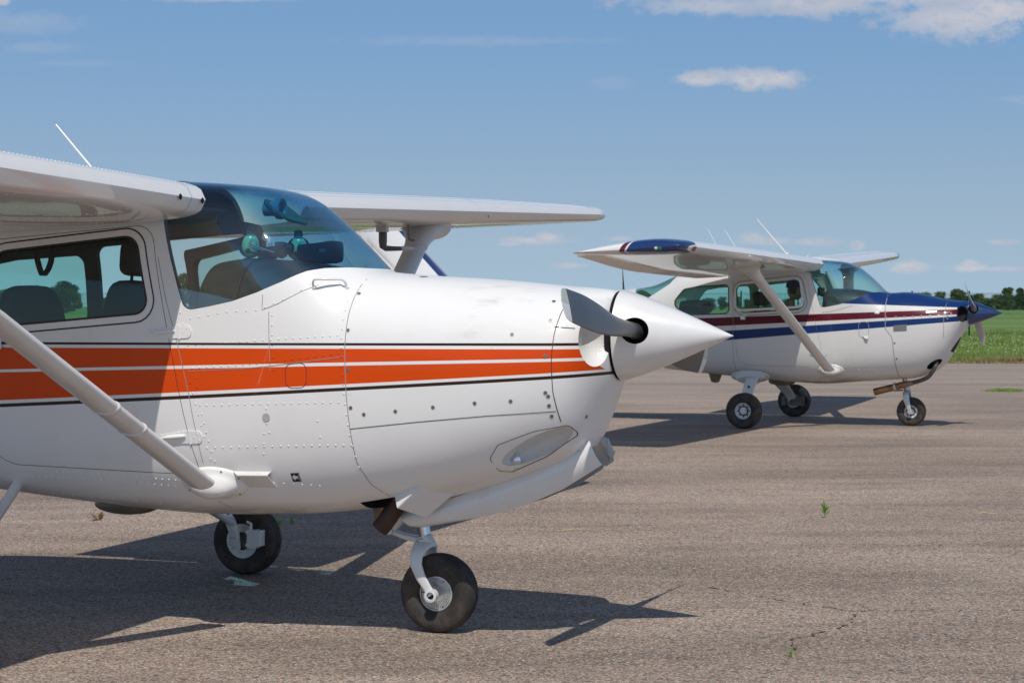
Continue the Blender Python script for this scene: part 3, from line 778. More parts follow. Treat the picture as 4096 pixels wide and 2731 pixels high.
def build_plane(kind, loc, ang):
    A_ = kind == 'A'
    root = empty('light_aircraft', loc, -R(ang))
    F = Fus(BASE if A_ else TB); xe = .852 if A_ else .695
    PNT, TRIM = (PA, TRIMA) if A_ else (PB, TRIMB)
    WP = WINA if A_ else WINB
    # --- skin shell
    xs = F.stations(-7.5, -3.6, .2)[:-1]+F.stations(-3.6, -.1, .04)[:-1]+F.stations(-.1, xe-.2, .03)[:-1]+F.stations(xe-.2, xe-.04, .0125)[:-1]+F.stations(xe-.04, xe, .005)
    mb = MB(); mb.loft([F.ring(x) for x in xs])
    inner = [F.ring(x, .028) for x in F.stations(-3.75, -.46, .06)]
    mb2 = MB(); mb2.loft(inner, True, 1, flip=False)
    mbs = MB(); mbs.v = mb.v; mbs.f = mb.f; mbs.m = mb.m
    body = MB(); body.add(mb.v, mb.f, 0)
    ob = body.build('fuselage', [PNT, TRIM], None, fix=True, smooth_=False)
    cav = mb2.build('cavity', [PNT, TRIM], None, smooth_=False)
    boolean(ob, [cav])
    cuts = [prism_obj(WSH, -1, 1, DARK), prism_obj(WP, -1, 1, DARK), prism_obj(REARW, -1, 1, DARK), prism_obj(BACKW, -1, 1, PNT)]
    boolean(ob, cuts)
    sh = ob.data.copy()
    # --- doors
    for side in (-1, 1):
        d = link('door', sh.copy(), None)
        ins = offset(DOORP, -.0028)
        y0, y1 = (-1, -.25) if side < 0 else (.25, 1)
        boolean(d, [prism_obj(ins, y0, y1, TRIM)], 'INTERSECT')
        rb, dm = MB(), MB()
        fr = offset(WP, .040)
        ribbon(rb, F, fr, .007 if A_ else .006, side, .0012, 0, True)
        ribbon(rb, F, offset(WP, .002), .010, side, .0012, 0, True)
        merge(d, [(rb, [SEAM], False)], F); d.parent = root
        # hinges
        for hz, hx in ((1.368, -1.035), (.90, -.99)):
            hb = MB()
            base = rpoly([(hx-.20, hz-.01), (hx-.03, hz+.022), (hx-.004, hz+.024), (hx-.004, hz-.032), (hx-.12, hz-.034)], [.012, .005, .002, .002, .04])
            for k in (0,):
                patch(hb, F, base, side, .004)
                n = len(base); ring0 = [F.pt(p[0], p[1], side, .004) for p in base]; ring1 = [F.pt(p[0], p[1], side, -.001) for p in base]
                hb.loft([ring0, ring1], False)
            hb.tube([F.pt(hx-.15+.13*t/8, hz-.012+.014*t/8, side, .006) for t in range(9)], [.002, .005, .008, .0095, .010, .010, .010, .009, .006], 12)
            for t in range(5): p = (hx-.15+.03*t, hz+.010+.003*t-.004); dome(hb, F.pt(p[0], p[1], side, .004), F.nor(p[0], p[1], side), .0035, .002)
            hb.build('hinge', [PNT], d, 40)
            tab = rpoly([(hx+.004, hz+.024), (hx+.062, hz+.026), (hx+.062, hz-.030), (hx+.004, hz-.032)], [.002, .026, .026, .002])
            hb = MB(); patch(hb, F, tab, side, .004); hb.loft([[F.pt(p[0], p[1], side, .004) for p in tab], [F.pt(p[0], p[1], side, -.001) for p in tab]], False)
            hb.tube([F.pt(hx+.001, hz-.036, side, .003), F.pt(hx-.003, hz+.028, side, .003)], .0045, 8)
            for p in ((hx+.04, hz+.012), (hx+.045, hz-.016), (hx+.02, hz-.004)): dome(hb, F.pt(p[0], p[1], side, .004), F.nor(p[0], p[1], side), .0045, .0025)
            hb.build('hinge_plate', [PNT], root, 40)
        # handle
        hb = MB(); hx, hz = (-1.985, 1.305) if A_ else (-1.99, 1.335)
        fr_ = rpoly([(hx-.05, hz+.03), (hx+.055, hz+.032), (hx+.055, hz-.038), (hx-.05, hz-.036)], .012)
        patch(hb, F, fr_, side, .002, 1)
        c = F.pt(hx, hz-.002, side, .012); hb.box(c, (.062, .022, .044)); hb.build('handle', [CHROME, PNT], d, 40)
        # pane
        g = MB(); gs = F.stations(-2.3, -1.0, .06)
        g.loft([F.ring(x, .006) for x in gs]); g2 = MB(); g2.loft([F.ring(x, .010) for x in F.stations(-2.35, -.95, .06)])
        go = g.build('window', [SIDEG], None, smooth_=False); boolean(go, [g2.build('c', SIDEG)])
        boolean(go, [prism_obj(offset(WP, .0015 if (A_ or side > 0) else .0), y0, y1, SIDEG)], 'INTERSECT'); F.fixnormals(go.data)
        go.data.materials.clear(); go.data.materials.append(SIDEG); go.parent = d
        if not A_ and side < 0:
            # pane frame propped open, hinged along the top
            fb = MB(); out = offset(WP, .022); inn = offset(WP, -.006)
            r0 = [F.pt(p[0], p[1], side, .012) for p in out]; r1 = [F.pt(p[0], p[1], side, .012) for p in inn]
            r2 = [F.pt(p[0], p[1], side, -.002) for p in inn]; r3 = [F.pt(p[0], p[1], side, -.002) for p in out]
            fb.loft([r0, r1, r2, r3, r0], False)
            fo = fb.build('window_frame', [WHB], d, 40)
            piv = F.pt(-1.65, 1.79, side); M = Matrix.Rotation(R(-19), 4, 'X')
            T = Matrix.Translation(piv) @ M @ Matrix.Translation(-piv)
            for q in (fo, go): q.matrix_local = T
        if A_ and side > 0:
            piv = Vector((-1.06, .52, 0)); T = Matrix.Translation(piv) @ Matrix.Rotation(R(-35), 4, 'Z') @ Matrix.Translation(-piv)
            d.matrix_local = T
            d['label'] = 'open cabin door swung out on the far side'
    boolean(ob, [prism_obj(DOORP, -1, 1, DARK)])
    # --- nose openings
    cuts = []
    if A_:
        for sd in (-1, 1):
            c = MB(); M = Matrix.Rotation(R(-sd*22), 3, 'Z')
            c.ball((.866, sd*.30, 1.335), (.11, .138, .128), 36, 22, 0, M); cuts.append(c.build('cutter', WHB))
            c = MB(); M = Matrix.Rotation(R(-26), 3, 'Y')
            p = F.pt(.585, .870, sd)
            c.ball(p+Vector((0, sd*.01, .01)), (.182, .11, .05), 36, 22, 0, M); cuts.append(c.build('cutter', WH))
        c = MB(); c.prism([(-.14, .3), (.735, .3), (.735, .86), (.60, .845), (.3, .76), (.1, .70), (-.14, .66)], -.145, .145); cuts.append(c.build('cutter', HOLE))
        c = MB(); c.prism([(-.26, .3), (-.02, .3), (.0, .66), (-.26, .66)], -.30, -.12); cuts.append(c.build('cutter', HOLE))
    else:
        for sd in (-1, 1):
            c = MB(); c.ball((.665, sd*.235, 1.385), (.085, .115, .10), 32, 20); cuts.append(c.build('cutter', HOLE))
            c = MB(); c.ball(F.pt(.33, .775, sd), (.105, .10, .045), 28, 16, 0, Matrix.Rotation(R(-30), 3, 'Y')); cuts.append(c.build('cutter', HOLE))
        c = MB(); c.prism([(.50, .93), (.60, 1.10), (.75, 1.0), (.6, .7)], -.16, .16); cuts.append(c.build('cutter', HOLE))
    boolean(ob, cuts)
    ob.parent = root
    # --- seams, rivets, screws
    rb, dm, sc_ = MB(), MB(), MB()
    for side in (-1, 1):
        if A_:
            # door jamb, firewall joint, nose bowl joint, cowl split
            ribbon(rb, F, [(-.242, 1.60), (-.245, 1.45), (-.243, 1.32), (-.235, 1.1), (-.222, .95), (-.205, .80), (-.165, .70), (-.11, .645)], .0035, side, .001, 1)
            ribbon(rb, F, [(.70, 1.515), (.688, 1.45), (.678, 1.36), (.672, 1.25), (.674, 1.12), (.69, .99)], .0032, side)
            ribbon(rb, F, [(-.222, .948), (.1, .985), (.4, 1.015), (.678, 1.035)], .003, side)
            ribbon(rb, F, [(.675, 1.392), (.755, 1.385)], .004, side)
            ribbon(rb, F, [(-.60, 1.455), (-.595, 1.32), (-.59, 1.2)], .003, side, .001, 1)
            ribbon(rb, F, [(-.99, 1.19), (-.72, 1.205), (-.59, 1.217), (-.245, 1.262)], .0028, side, .001, 1)
            ribbon(rb, F, [(-1.15, 1.70), (-1.10, 1.50), (-1.04, 1.30), (-.99, 1.1), (-.955, .9), (-.94, .78)], .003, side, .001, 1)
            ribbon(rb, F, [(-.93, .60), (-.86, .545), (-.80, .53)], .003, side, .001, 1)
            ribbon(rb, F, rpoly([(-.52, 1.225), (-.42, 1.235), (-.42, 1.125), (-.515, 1.12)], .03), .0028, side, .001, 0, True)
            # fairing strip along the windshield base
            fa = [(-.632, 1.462), (-.56, 1.49), (-.46, 1.545), (-.40, 1.572)]
            ribbon(rb, F, [(-.632, 1.53), (-.632, 1.462)]+fa[1:], .003, side, .001, 1)
            # landing light surround
            lp = rpoly([(.378, .826), (.425, .888), (.58, .948), (.715, .975), (.735, .93), (.61, .838), (.44, .762), (.395, .768)], [.02, .03, .2, .02, .02, .3, .01, .01])
            ribbon(rb, F, lp, .0025, side, .001, 0, True)
            if side < 0:
                rivets(dm, F, [(-1.125, 1.78), (-1.085, 1.62), (-1.045, 1.50), (-1.015, 1.40)])
                rivets(dm, F, [(-.62, 1.475), (-.50, 1.525), (-.40, 1.60)], .05)
                rivets(dm, F, [(-.98, 1.425), (-.80, 1.455), (-.66, 1.462)], .044)
                rivets(dm, F, [(-.585, 1.44), (-.58, 1.31), (-.575, 1.20)], .045)
                rivets(dm, F, [(-.265, 1.50), (-.262, 1.34), (-.258, 1.22), (-.245, 1.10), (-.225, .92), (-.20, .78)], .045)
                rivets(dm, F, [(-.99, 1.305), (-.84, 1.315), (-.70, 1.325), (-.55, 1.335), (-.28, 1.352)], .036)
                rivets(dm, F, [(-.97, 1.205), (-.72, 1.222), (-.59, 1.235), (-.27, 1.275)], .037)
                rivets(dm, F, [(-.955, 1.16), (-.925, 1.0), (-.90, .88), (-.88, .79)], .038)
                rivets(dm, F, [(-.90, 1.04), (-.60, 1.052), (-.27, 1.062)], .037)
                rivets(dm, F, [(-.87, .852), (-.55, .866), (-.22, .878)], .038)
                rivets(dm, F, [(-.61, 1.03), (-.625, .92), (-.635, .83)], .045)
                rivets(dm, F, [(-1.96, .715), (-1.5, .71), (-1.10, .695)], .034); rivets(dm, F, [(-1.94, .685), (-1.5, .68), (-1.11, .667)], .034)
                rivets(dm, F, [(-1.95, .60), (-1.5, .585), (-1.0, .555)], .06, r=.0036)
                rivets(dm, F, [(-.66, .565), (-.45, .577), (-.33, .585)], .034, r=.0036); rivets(dm, F, [(-.75, .70), (-.52, .695), (-.40, .69)], .042)
                rivets(dm, F, [(-.37, .98), (-.362, .91)], .07); rivets(dm, F, [(-.61, .965), (-.60, .925)], .06)
                rivets(dm, F, [(-.98, 1.14), (-.93, .95), (-.9, .8)], .05)
                for x, z in ((-.232, 1.535), (-.236, 1.375), (-.226, 1.205), (-.215, 1.04), (-.155, 1.012), (-.01, 1.028), (.16, 1.048), (.345, 1.068), (.50, 1.078), (.50, 1.36), (.638, 1.50), (.652, 1.42), (.648, 1.27), (.645, 1.115), (.655, 1.10), (.722, 1.405), (.655, 1.06), (.66, 1.015), (.765, 1.005), (.79, 1.01)):
                    if F.y(x, z) > .1: screw(sc_, F, x, z)
                # static port disc and placard
                pc = [(-.611+.018*math.cos(a), .992+.018*math.sin(a)) for a in [2*PI*j/20 for j in range(20)]]
                patch(sc_, F, pc, -1, .003, 4)
                pl = [(-.522, .745), (-.482, .748), (-.478, .708), (-.518, .706)]; patch(sc_, F, pl, -1, .0016, 5)
                patch(sc_, F, [(-.517, .727), (-.504, .741), (-.504, .733), (-.491, .733), (-.491, .722), (-.504, .721), (-.504, .713)][::1], -1, .0022, 6)
                vs, fs = txt_mesh('EMERGENCY\nSTATIC', .0065)
                sc_.add([F.pt(-.484+v.y*1., .728-v.x*1., -1, .0024) for v in vs], fs, 6)
        else:
            ribbon(rb, F, [(-.24, 1.64), (-.235, 1.5), (-.225, 1.30), (-.225, 1.2), (-.15, 1.11), (-.14, 1.05), (-.115, .75), (-.095, .60)], .008, side, .0015, 1)
            ribbon(rb, F, [(.47, 1.52), (.46, 1.35), (.455, 1.1)], .006, side, .0015, 1)
            ribbon(rb, F, [(-1.0, 1.40), (-.9, 1.41), (-.62, 1.485)], .005, side, .0012, 1)
            ribbon(rb, F, [(-2.9, 1.36), (-2.13, 1.38)], .005, side, .0012, 1)
            ribbon(rb, F, [(-2.13, 1.80), (-2.12, 1.3), (-2.13, .9), (-2.12, .62)], .005, side, .0012, 1)
            ribbon(rb, F, offset(REARW, .004), .014, side, .0012, 0, True)
            ribbon(rb, F, rpoly([(-.55, 1.285), (-.42, 1.29), (-.43, 1.10), (-.54, 1.09)], .05), .005, side, .0012, 1, True)
            for x in (-.22, -.1, 0, .1, .2, .3, .4, .5): screw(sc_, F, x, 1.332+.028*x+.02, side, .012)
            for x, z in ((-.115, 1.03), (-.095, .84), (-.235, 1.42), (.47, 1.40), (.5, 1.33), (.54, 1.39)): screw(sc_, F, x, z, side, .012)
            rivets(dm, F, [(-.95, 1.15), (-.9, .95), (-.86, .8)], .05, side, .006, .004); rivets(dm, F, [(-.70, 1.3), (-.62, .95), (-.56, .65)], .05, side, .006, .004)
            rivets(dm, F, [(-.56, .70), (-.3, .71)], .06, side, .008, .005)
            patch(sc_, F, [(-.13, 1.245), (.03, 1.258), (.03, 1.178), (-.128, 1.17)], side, .002, 1)
            patch(sc_, F, [(.25, 1.415), (.375, 1.420), (.375, 1.405), (.25, 1.400)], side, .002, 4)
    merge(ob, [(rb, [SEAM, FAINT], False), (sc_, [SCREW, SCREW, SLOT, PNT, ALU, DARK, WHB], False), (dm, [PNT], True)], F)
    ob.name = 'fuselage'
    # --- windshield and cabin glass
    def pane(nm, x0, x1, o1, o2, poly, mat, y0=-1, y1=1):
        g = MB(); g.loft([F.ring(x, o1) for x in F.stations(x0, x1, .035)]); g2 = MB(); g2.loft([F.ring(x, o2) for x in F.stations(x0-.03, x1+.03, .035)])
        go = g.build(nm, [mat], None, smooth_=False); boolean(go, [g2.build('c', mat)])
        boolean(go, [prism_obj(poly, y0, y1, mat)], 'INTERSECT'); F.fixnormals(go.data)
        go.data.materials.clear(); go.data.materials.append(mat); go.parent = root; return go
    ws = pane('windshield', -1.32, -.24, .003, .008, offset(WSH, -.001), WINDG if A_ else WINDB)
    for sd in (-1, 1):
        pane('cabin_window', -3.0, -2.1, .006, .010, offset(REARW, -.001), SIDEG, *((-1, -.2) if sd < 0 else (.2, 1)))
    pane('rear_window', -3.6, -2.8, .003, .008, offset(BACKW, -.001), SIDEG)
    # seal round the windshield
    # --- interior
    mb = MB(); rr = []
    for x, wv, top, bot in ((-1.02, .33, 1.60, 1.25), (-1.025, .40, 1.665, 1.22), (-1.0, .425, 1.69, 1.2), (-.93, .435, 1.70, 1.2), (-.8, .44, 1.698, 1.2), (-.65, .44, 1.685, 1.2), (-.52, .43, 1.66, 1.2), (-.44, .38, 1.63, 1.2), (-.34, .2, 1.612, 1.25)):
        zm = 1.32; rr.append([(x, wv*math.copysign(abs(math.cos(a))**.55, math.cos(a)), zm+(top-zm if math.sin(a) > 0 else zm-bot)*math.copysign(abs(math.sin(a))**.55, math.sin(a))) for a in [2*PI*(j+.5)/44 for j in range(44)]])
    mb.loft(rr); gsx = mb.build('instrument_panel', [LEATH], root, 60)
    if A_:
        mb = MB()
        arcp = []
        for i in range(15):
            a = PI*.01+PI*.485*i/14; arcp.append((-.80+.0*i, -.445*math.cos(a)**.55-.002, 1.32+.385*math.sin(a)**.55))
        mb.tube(arcp, .005, 8); mb.build('trim_piping', [DARK], gsx, 60)
    if A_:
        seat(root, -1.88, -.27, SEATM, .62, 10, False, .97); seat(root, -1.78, .27, SEATM, .66, -4, True, .95)
        mb = MB(); mb.tube(arc((-2.21, .05, 1.95), (-2.19, .05, 1.72), (-2.15, .05, 1.64), 6)+arc((-2.13, .05, 1.64), (-2.06, .05, 1.70), (-2.10, .05, 1.95), 6), .013, 8, asp=1.4); mb.build('grab_strap', [SEATM], root, 60)
        mb = MB(); mb.box((-1.75, 0, 1.955), (.95, .8, .015)); mb.build('roof_liner', [TRIMA], root, 40)
        M = Matrix.Rotation(R(38), 3, 'Y')
        for sd in (.22,):
            mb = MB(); pol = rpoly([(-.16, -.06), (.15, -.075), (.17, .05), (-.12, .075)], .04); c = Vector((-.885, sd, 1.93))
            Mv = Matrix.Rotation(R(-6), 3, 'X') @ Matrix.Rotation(R(38), 3, 'Y')
            mb.loft([[c+Mv @ Vector((p[1]*1.2, p[0], q)) for p in pol] for q in (-.006, .006)]); mb.build('sun_visor', [simple('visor', (.22, .25, .16), .7)], root, 40)
        vb = MB(); c = (-.885, .12, 1.945)
        vb.lathe([(-.06, .035), (0, .035), (.004, .05), (.03, .052), (.034, .047), (.03, .035), (.012, .03), (.012, .001)], c, 'X', 36)
        vb.build('air_vent', [simple('vent_plastic', (.30, .42, .40), .4)], root, 40)
    else:
        seat(root, -1.80, .27, SEATM, .60, 12, True, .88); seat(root, -1.72, -.27, SEATM, .60, 12, True, .88)
        seat(root, -2.62, 0, SEATM, .52, 10, False, .86)
        mb = MB(); mb.tube([(-1.12, .46, 1.45), (-1.0, .44, 1.6), (-1.15, .43, 1.93)], .028, 10); mb.build('windshield_post', [TRIMB], root, 60); mb = MB()
        mb.tube([(-1.12, -.46, 1.45), (-1.13, -.455, 1.6), (-1.2, -.44, 1.93)], .02, 10); mb.build('windshield_post', [TRIMB], root, 60)
    # --- strut fairings
    for sd in (-1, 1): fairing(root, F, -.905, .685, sd, .165, .085, .07, PNT)
    # --- wings
    if A_:
        sp = {-1: ([(0, -.925), (5.5, -.90)], [(0, 1.63), (2.6, 1.63), (5.5, 1.12)], [(0, 1.942), (5.5, 2.06)]),
              1: ([(0, -.935), (2.6, -.885), (5.5, -.81)], [(0, 1.63), (2.6, 1.63), (5.5, 1.12)], [(0, 1.955), (5.5, 2.175)])}
        inc = 4.7
    else:
        sp = {-1: ([(0, -.965), (2.6, -1.05), (5.5, -1.205)], [(0, 1.63), (2.6, 1.60), (5.5, 1.24)], [(0, 1.985), (5.5, 2.07)]),
              1: ([(0, -.965), (2.6, -1.02), (5.5, -1.13)], [(0, 1.63), (2.6, 1.60), (5.5, 1.15)], [(0, 1.99), (5.5, 2.255)])}
        inc = 5.3
    wings = {}
    for sd in (-1, 1):
        def rv(mb, W, sd=sd):
            def dm_(y, f, top):
                r1 = W.ring(y, [(f, 0), (f+.01, 0)]); T = UP if top else LO
                def at(x):
                    for a, b in zip(T, T[1:]):
                        if a[0] <= x <= b[0]: return a[1]+(b[1]-a[1])*(x-a[0])/max(1e-9, b[0]-a[0])
                    return 0
                p, q = W.ring(y, [(f, at(f)), (f+.01, at(f+.01))]); p = Vector(p); q = Vector(q)
                n = (q-p).normalized().cross(Vector((0, 1, 0))); n = n if (n.z > 0) == top else -n
                dome(mb, p, n, .0045, .003, 0, 6)
            y = .56
            while y < 5.15:
                dm_(y, .25, True)
                if A_: dm_(y, .10, True); dm_(y, .045, True)
                y += .028 if A_ else .08
            if A_:
                for f in (.18, .27, .66):
                    y = .56
                    while y < (3.2 if sd < 0 else 5.1): dm_(y, f, False); y += .045
                for yr in [.62, 1.0, 1.4, 1.8, 2.2, 2.6, 3.0, 3.4, 3.8, 4.2, 4.6]:
                    f = .06
                    while f < .7: dm_(yr, f, False); f += .024
        def jt(mb, W, sd=sd):
            rg = foil_ring(0, .5)
            def wl(y, lift=1.004, wd=.006):
                r0 = W.ring(y, rg, 0, 1., lift); r1 = W.ring(y+wd, rg, 0, 1., lift); n = len(r0)
                mb.add(r0+r1, [(j, j+1, n+j+1, n+j) for j in range(n-1)], 1)
            wl(.62, 1.01, .005); wl(2.9 if A_ else 3.0, 1.006, .003)
            def hole(y, f, r, mi=2):
                lx, c, lz = W.at(y)
                vs = [(lx+.004-abs(r*math.sin(a)+f)**2*6, sd*y+sd*r*math.cos(a), lz+f+r*math.sin(a)) for a in [2*PI*j/14 for j in range(14)]]
                mb.add([(lx+.004-f*f*6, sd*y, lz+f)]+vs, [(0, j+1, (j+1) % 14+1) for j in range(14)], mi)
            hole(.535, -.006, .014); hole(.73, -.004, .014)
            if A_ and sd > 0: hole(3.05, -.03, .008)
        wg, W = wing(root, sd, sp[sd], inc, PT if not A_ else PW, rivet=rv, joint=jt, yend=5.60 if A_ else 5.55, ytip=5.36 if A_ else 5.2)
        wings[sd] = W
    # --- struts
    for sd in (-1, 1):
        W = wings[sd]; yb = 2.62; lx, c, lz = W.at(yb)
        strut(root, sd, (-.88, sd*.60, .70), (lx-(.24 if A_ and sd > 0 else .31), sd*yb, lz-.09), mat=WH if A_ else WHB)
    # --- tail
    FT = FB = None
    finm = PW if A_ else PF
    def finring(z, xle, xh, th, x1=None):
        c = xle-xh; out = []
        for j in range(20):
            a = 2*PI*j/20; out.append((xh+c*.5*(1+math.cos(a)), th/2*math.sin(a), z))
        return out
    zs = [(1.40, -5.65, -6.86, .10), (1.55, -5.97, -6.97, .10), (1.9, -6.315, -7.235, .095), (2.25, -6.665, -7.50, .085), (2.6, -7.02, -7.76, .07), (2.74, -7.20, -7.87, .055), (2.78, -7.33, -7.9, .02)]
    mb = MB(); mb.loft([finring(*q) for q in zs]); fin = mb.build('tail_fin', finm, root, 50)
    mb = MB(); mb.loft([[(q[2]-.012-d*.42, (1-d*.9)*q[3]/2*s_, q[0]) for s_, d in ((1, 0), (1, .5), (1, 1), (-1, 1), (-1, .5), (-1, 0))] for q in zs]); rud = mb.build('rudder', [PW], root, 30)
    if not A_:
        mb = MB(); mb.box((-7.255, -.055, 1.93), (.03, .02, .07), Matrix.Rotation(R(-36), 3, 'Y')); mb.build('fin_fitting', [DARK], fin, 40)
        mb = MB(); mb.tube([(-7.05, -.055, 1.98), (-7.53, -.045, 2.44)], .003, 6, asp=1); mb.tube([(-7.62, -.05, 1.85), (-7.45, -.05, 2.35)], .003, 6); mb.build('fin_seam', [FAINT], fin, 40)
    for sd in (-1, 1):
        mb = MB(); mb.loft([[(-6.15-.12*f-(.85-.2*f)*q, sd*(.05+1.65*f), 1.50+h*(1-.4*f)) for q, h in ((0, 0), (.08, .035), (.4, .05), (.99, .01), (.99, -.01), (.4, -.05), (.08, -.035))] for f in (0, .5, .95, 1.)]); mb.build('tailplane', PW, root, 40)
        mb = MB(); mb.loft([[(-7.02+.08*f-(.42-.08*f)*q, sd*(.12+1.58*f), 1.50+h) for q, h in ((0, .012), (1, .003), (1, -.003), (0, -.012))] for f in (0, .5, 1.)]); mb.build('elevator', PW, root, 30)
    # --- belly pieces
    mb = MB(); mb.ball((-1.63, -.0, .52), (.175, .10, .05), 28, 12); mb.build('belly_fairing', [OLIVE], root, 60)
    return root, F, ob, wings

# ================================================================== AIRCRAFT 1 (near, orange stripes)
AX, AF, AOB, AW = build_plane('A', (-.33, 8.1, 0), 19.3)
tag(AX, 'white high-wing aeroplane with orange and dark brown stripes filling the left foreground', 'aeroplane', 'high-wing light aeroplanes parked on the apron')
HUB = (.925, 1.352)
ph = R(8); e1 = Vector((-.05, -math.cos(ph), math.sin(ph))).normalized()
spn = spinner(AX, .866, 1.36, 1.352, .201, 1.17, WHB, [(e1, .057), (-e1, .057)], .106)
mb = MB(); mb.lathe([(.835, .15), (.835, .188), (.858, .196), (.858, .1)], (0, 0, 1.352), 'X', 64); mb.build('spinner_backplate', [HOLE], AX, 40)
sm_ = MB()
for k in range(22):
    a = 2*PI*k/22; n = Vector((.35, math.cos(a), math.sin(a))).normalized(); p = Vector((.882, 0, 1.352))+Vector((0, math.cos(a), math.sin(a)))*.1925
    u_ = n.orthogonal().normalized(); w_ = n.cross(u_)
    for rr_, l_, mi in ((.0085, .001, 0), (.003, .0016, 1)): sm_.add([p+n*l_]+[p+n*l_+(u_*math.cos(t)+w_*math.sin(t))*rr_ for t in [2*PI*j/10 for j in range(10)]], [(0, j+1, (j+1) % 10+1) for j in range(10)], mi)
absorb(spn, sm_, [SCREW, SLOT])
for e in (e1, -e1): blade(AX, .955, 1.352, e, 1.015, PROP, cmax=.158)
# nose gear
mb = MB(); mb.tube([(-.125, 0, .70), (-.098, 0, .56), (-.072, 0, .43)], [.031, .031, .029], 24); mb.build('nose_gear_strut', [CHROME], AX, 50)
mb = MB()
def flat(mbx, pts, wds, ths, n=16):
    """tapered bar with rounded rectangular section: width along X-ish, thickness along Y"""
    rings = []
    pts = [Vector(p) for p in pts]
    for i, p in enumerate(pts):
        t = (pts[min(i+1, len(pts)-1)]-pts[max(i-1, 0)]).normalized(); yv = Vector((0, 1, 0)); yv = (yv-t*yv.dot(t)).normalized(); xv = yv.cross(t)
        rings.append([p+xv*wds[i]/2*math.copysign(abs(math.cos(a))**.6, math.cos(a))+yv*ths[i]/2*math.copysign(abs(math.sin(a))**.6, math.sin(a)) for a in [2*PI*j/n for j in range(n)]])
    mbx.loft(rings)
mb.tube([(-.078, 0, .432), (-.06, 0, .375)], [.040, .047], 24)
for sd in (-1, 1):
    flat(mb, [(-.062, sd*.022, .405), (-.070, sd*.062, .385), (-.078, sd*.088, .35), (-.074, sd*.098, .31), (-.052, sd*.100, .26), (-.022, sd*.100, .215), (0, sd*.098, .180)], [.075, .07, .062, .055, .047, .04, .04], [.03, .03, .026, .022, .02, .018, .02])
    mb.lathe([(sd*.082, .029), (sd*.116, .029), (sd*.118, .018), (sd*.113, .016)], (0, 0, .178), 'Y', 24); mb.lathe([(sd*.113, .016), (sd*.10, .015), (sd*.10, .001)], (0, 0, .178), 'Y', 24, 2)
    mb.ball((-.075, sd*.045, .415), (.012, .006, .012), 10, 6, 1)
mb.build('nose_fork', [WH, ALU, DARK], AX, 50)
mb = MB(); flat(mb, [(-.135, 0, .56), (-.19, 0, .50), (-.232, 0, .45)], [.05, .035, .025], [.07, .05, .03]); mb.build('torque_link', [WH], AX, 50)
mb = MB(); flat(mb, [(-.236, 0, .445), (-.17, 0, .425), (-.10, 0, .415)], [.022, .026, .032], [.03, .04, .06]); mb.lathe([(-.03, .014), (.03, .014)], (-.236, 0, .447), 'Y', 16, 0, True); mb.build('torque_link', [WH], AX, 50)
W8 = [('GOODYEAR', .030, .118, R(245), -1), ('FLIGHT SPECIAL II', .022, .122, R(25), -1), ('5.00-5', .018, .122, R(160), -1)]
wheel(AX, (0, 0, .178), .356, .125, 'fins', -1, 'nose_wheel', W8)
# gear doors
def gear_door(sd):
    up_ = [(-.138, .553), (-.02, .588), (.114, .622), (.287, .685), (.463, .757), (.60, .815), (.69, .862), (.749, .894)]
    lo_ = [(-.085, .489), (-.023, .489), (.11, .516), (.287, .553), (.463, .607), (.624, .678), (.726, .742), (.798, .79)]
    mb = MB(); out = []
    def layer(d):
        rows = []
        for (a, b) in zip(up_, lo_):
            col_ = []
            for k in range(7):
                t = k/6; x = a[0]+(b[0]-a[0])*t; z = a[1]+(b[1]-a[1])*t
                y = .150+.030*math.sin(t*PI*.75)-.035*t*t - .03*max(0, (x-.55)/.2)
                col_.append(Vector((x, sd*(y+d), z)))
            rows.append(col_)
        return rows
    o_ = layer(.004); i_ = layer(-.006); n = len(o_); m = 7
    vs = [p for r in o_ for p in r]+[p for r in i_ for p in r]; k = n*m
    fs = [(r*m+c, r*m+c+1, (r+1)*m+c+1, (r+1)*m+c) for r in range(n-1) for c in range(m-1)]
    fs += [tuple(q+k for q in f)[::-1] for f in fs]
    rim = [c for c in range(m)]+[r*m+m-1 for r in range(1, n)]+[(n-1)*m+c for c in range(m-2, -1, -1)]+[r*m for r in range(n-2, 0, -1)]
    fs += [(rim[j], rim[(j+1) % len(rim)], rim[(j+1) % len(rim)]+k, rim[j]+k) for j in range(len(rim))]
    mb.add(vs, fs)
    return mb
g = gear_door(-1).build('gear_door', [WHB], AX, 45)
g = gear_door(1).build('gear_door', [WH], AX, 45)
mb = MB(); mb.tube([(.755, .13, .885), (.775, .12, .84), (.775, .115, .79)], .008, 8)
pl_ = [(.735, .885), (.755, .89), (.80, .83), (.79, .80), (.76, .82)]; mb.prism(pl_, .10, .112); mb.build('door_bracket', [ALU], g, 40)
# cowl flap: hinged plate with a triangular cheek
T1, T2, Q1, Q2, R1 = Vector((.078, -.345, .724)), Vector((.150, -.215, .652)), Vector((-.062, -.345, .597)), Vector((.02, -.215, .545)), Vector((-.095, -.30, .66))
mb = MB()
def plate(mbx, quad, th):
    n = (quad[1]-quad[0]).cross(quad[2]-quad[0]).normalized()*th; k = len(quad)
    mbx.add([q+n for q in quad]+[q-n for q in quad], [tuple(range(k)), tuple(range(k, 2*k))[::-1]]+[(j, (j+1) % k, (j+1) % k+k, j+k) for j in range(k)])
mid1 = (T1+T2)/2+Vector((.01, -.03, -.02)); mid2 = (Q1+Q2)/2+Vector((.0, -.04, -.02))
plate(mb, [T1, T2, Q2, Q1], .003); plate(mb, [T1, Q1, R1], .0025)
mb.build('cowl_flap', [WHB], AX, 20)
mb = MB(); mb.tube(arc((-.08, -.20, .68), (-.135, -.205, .56), (-.205, -.205, .485), 8), .041, 28)
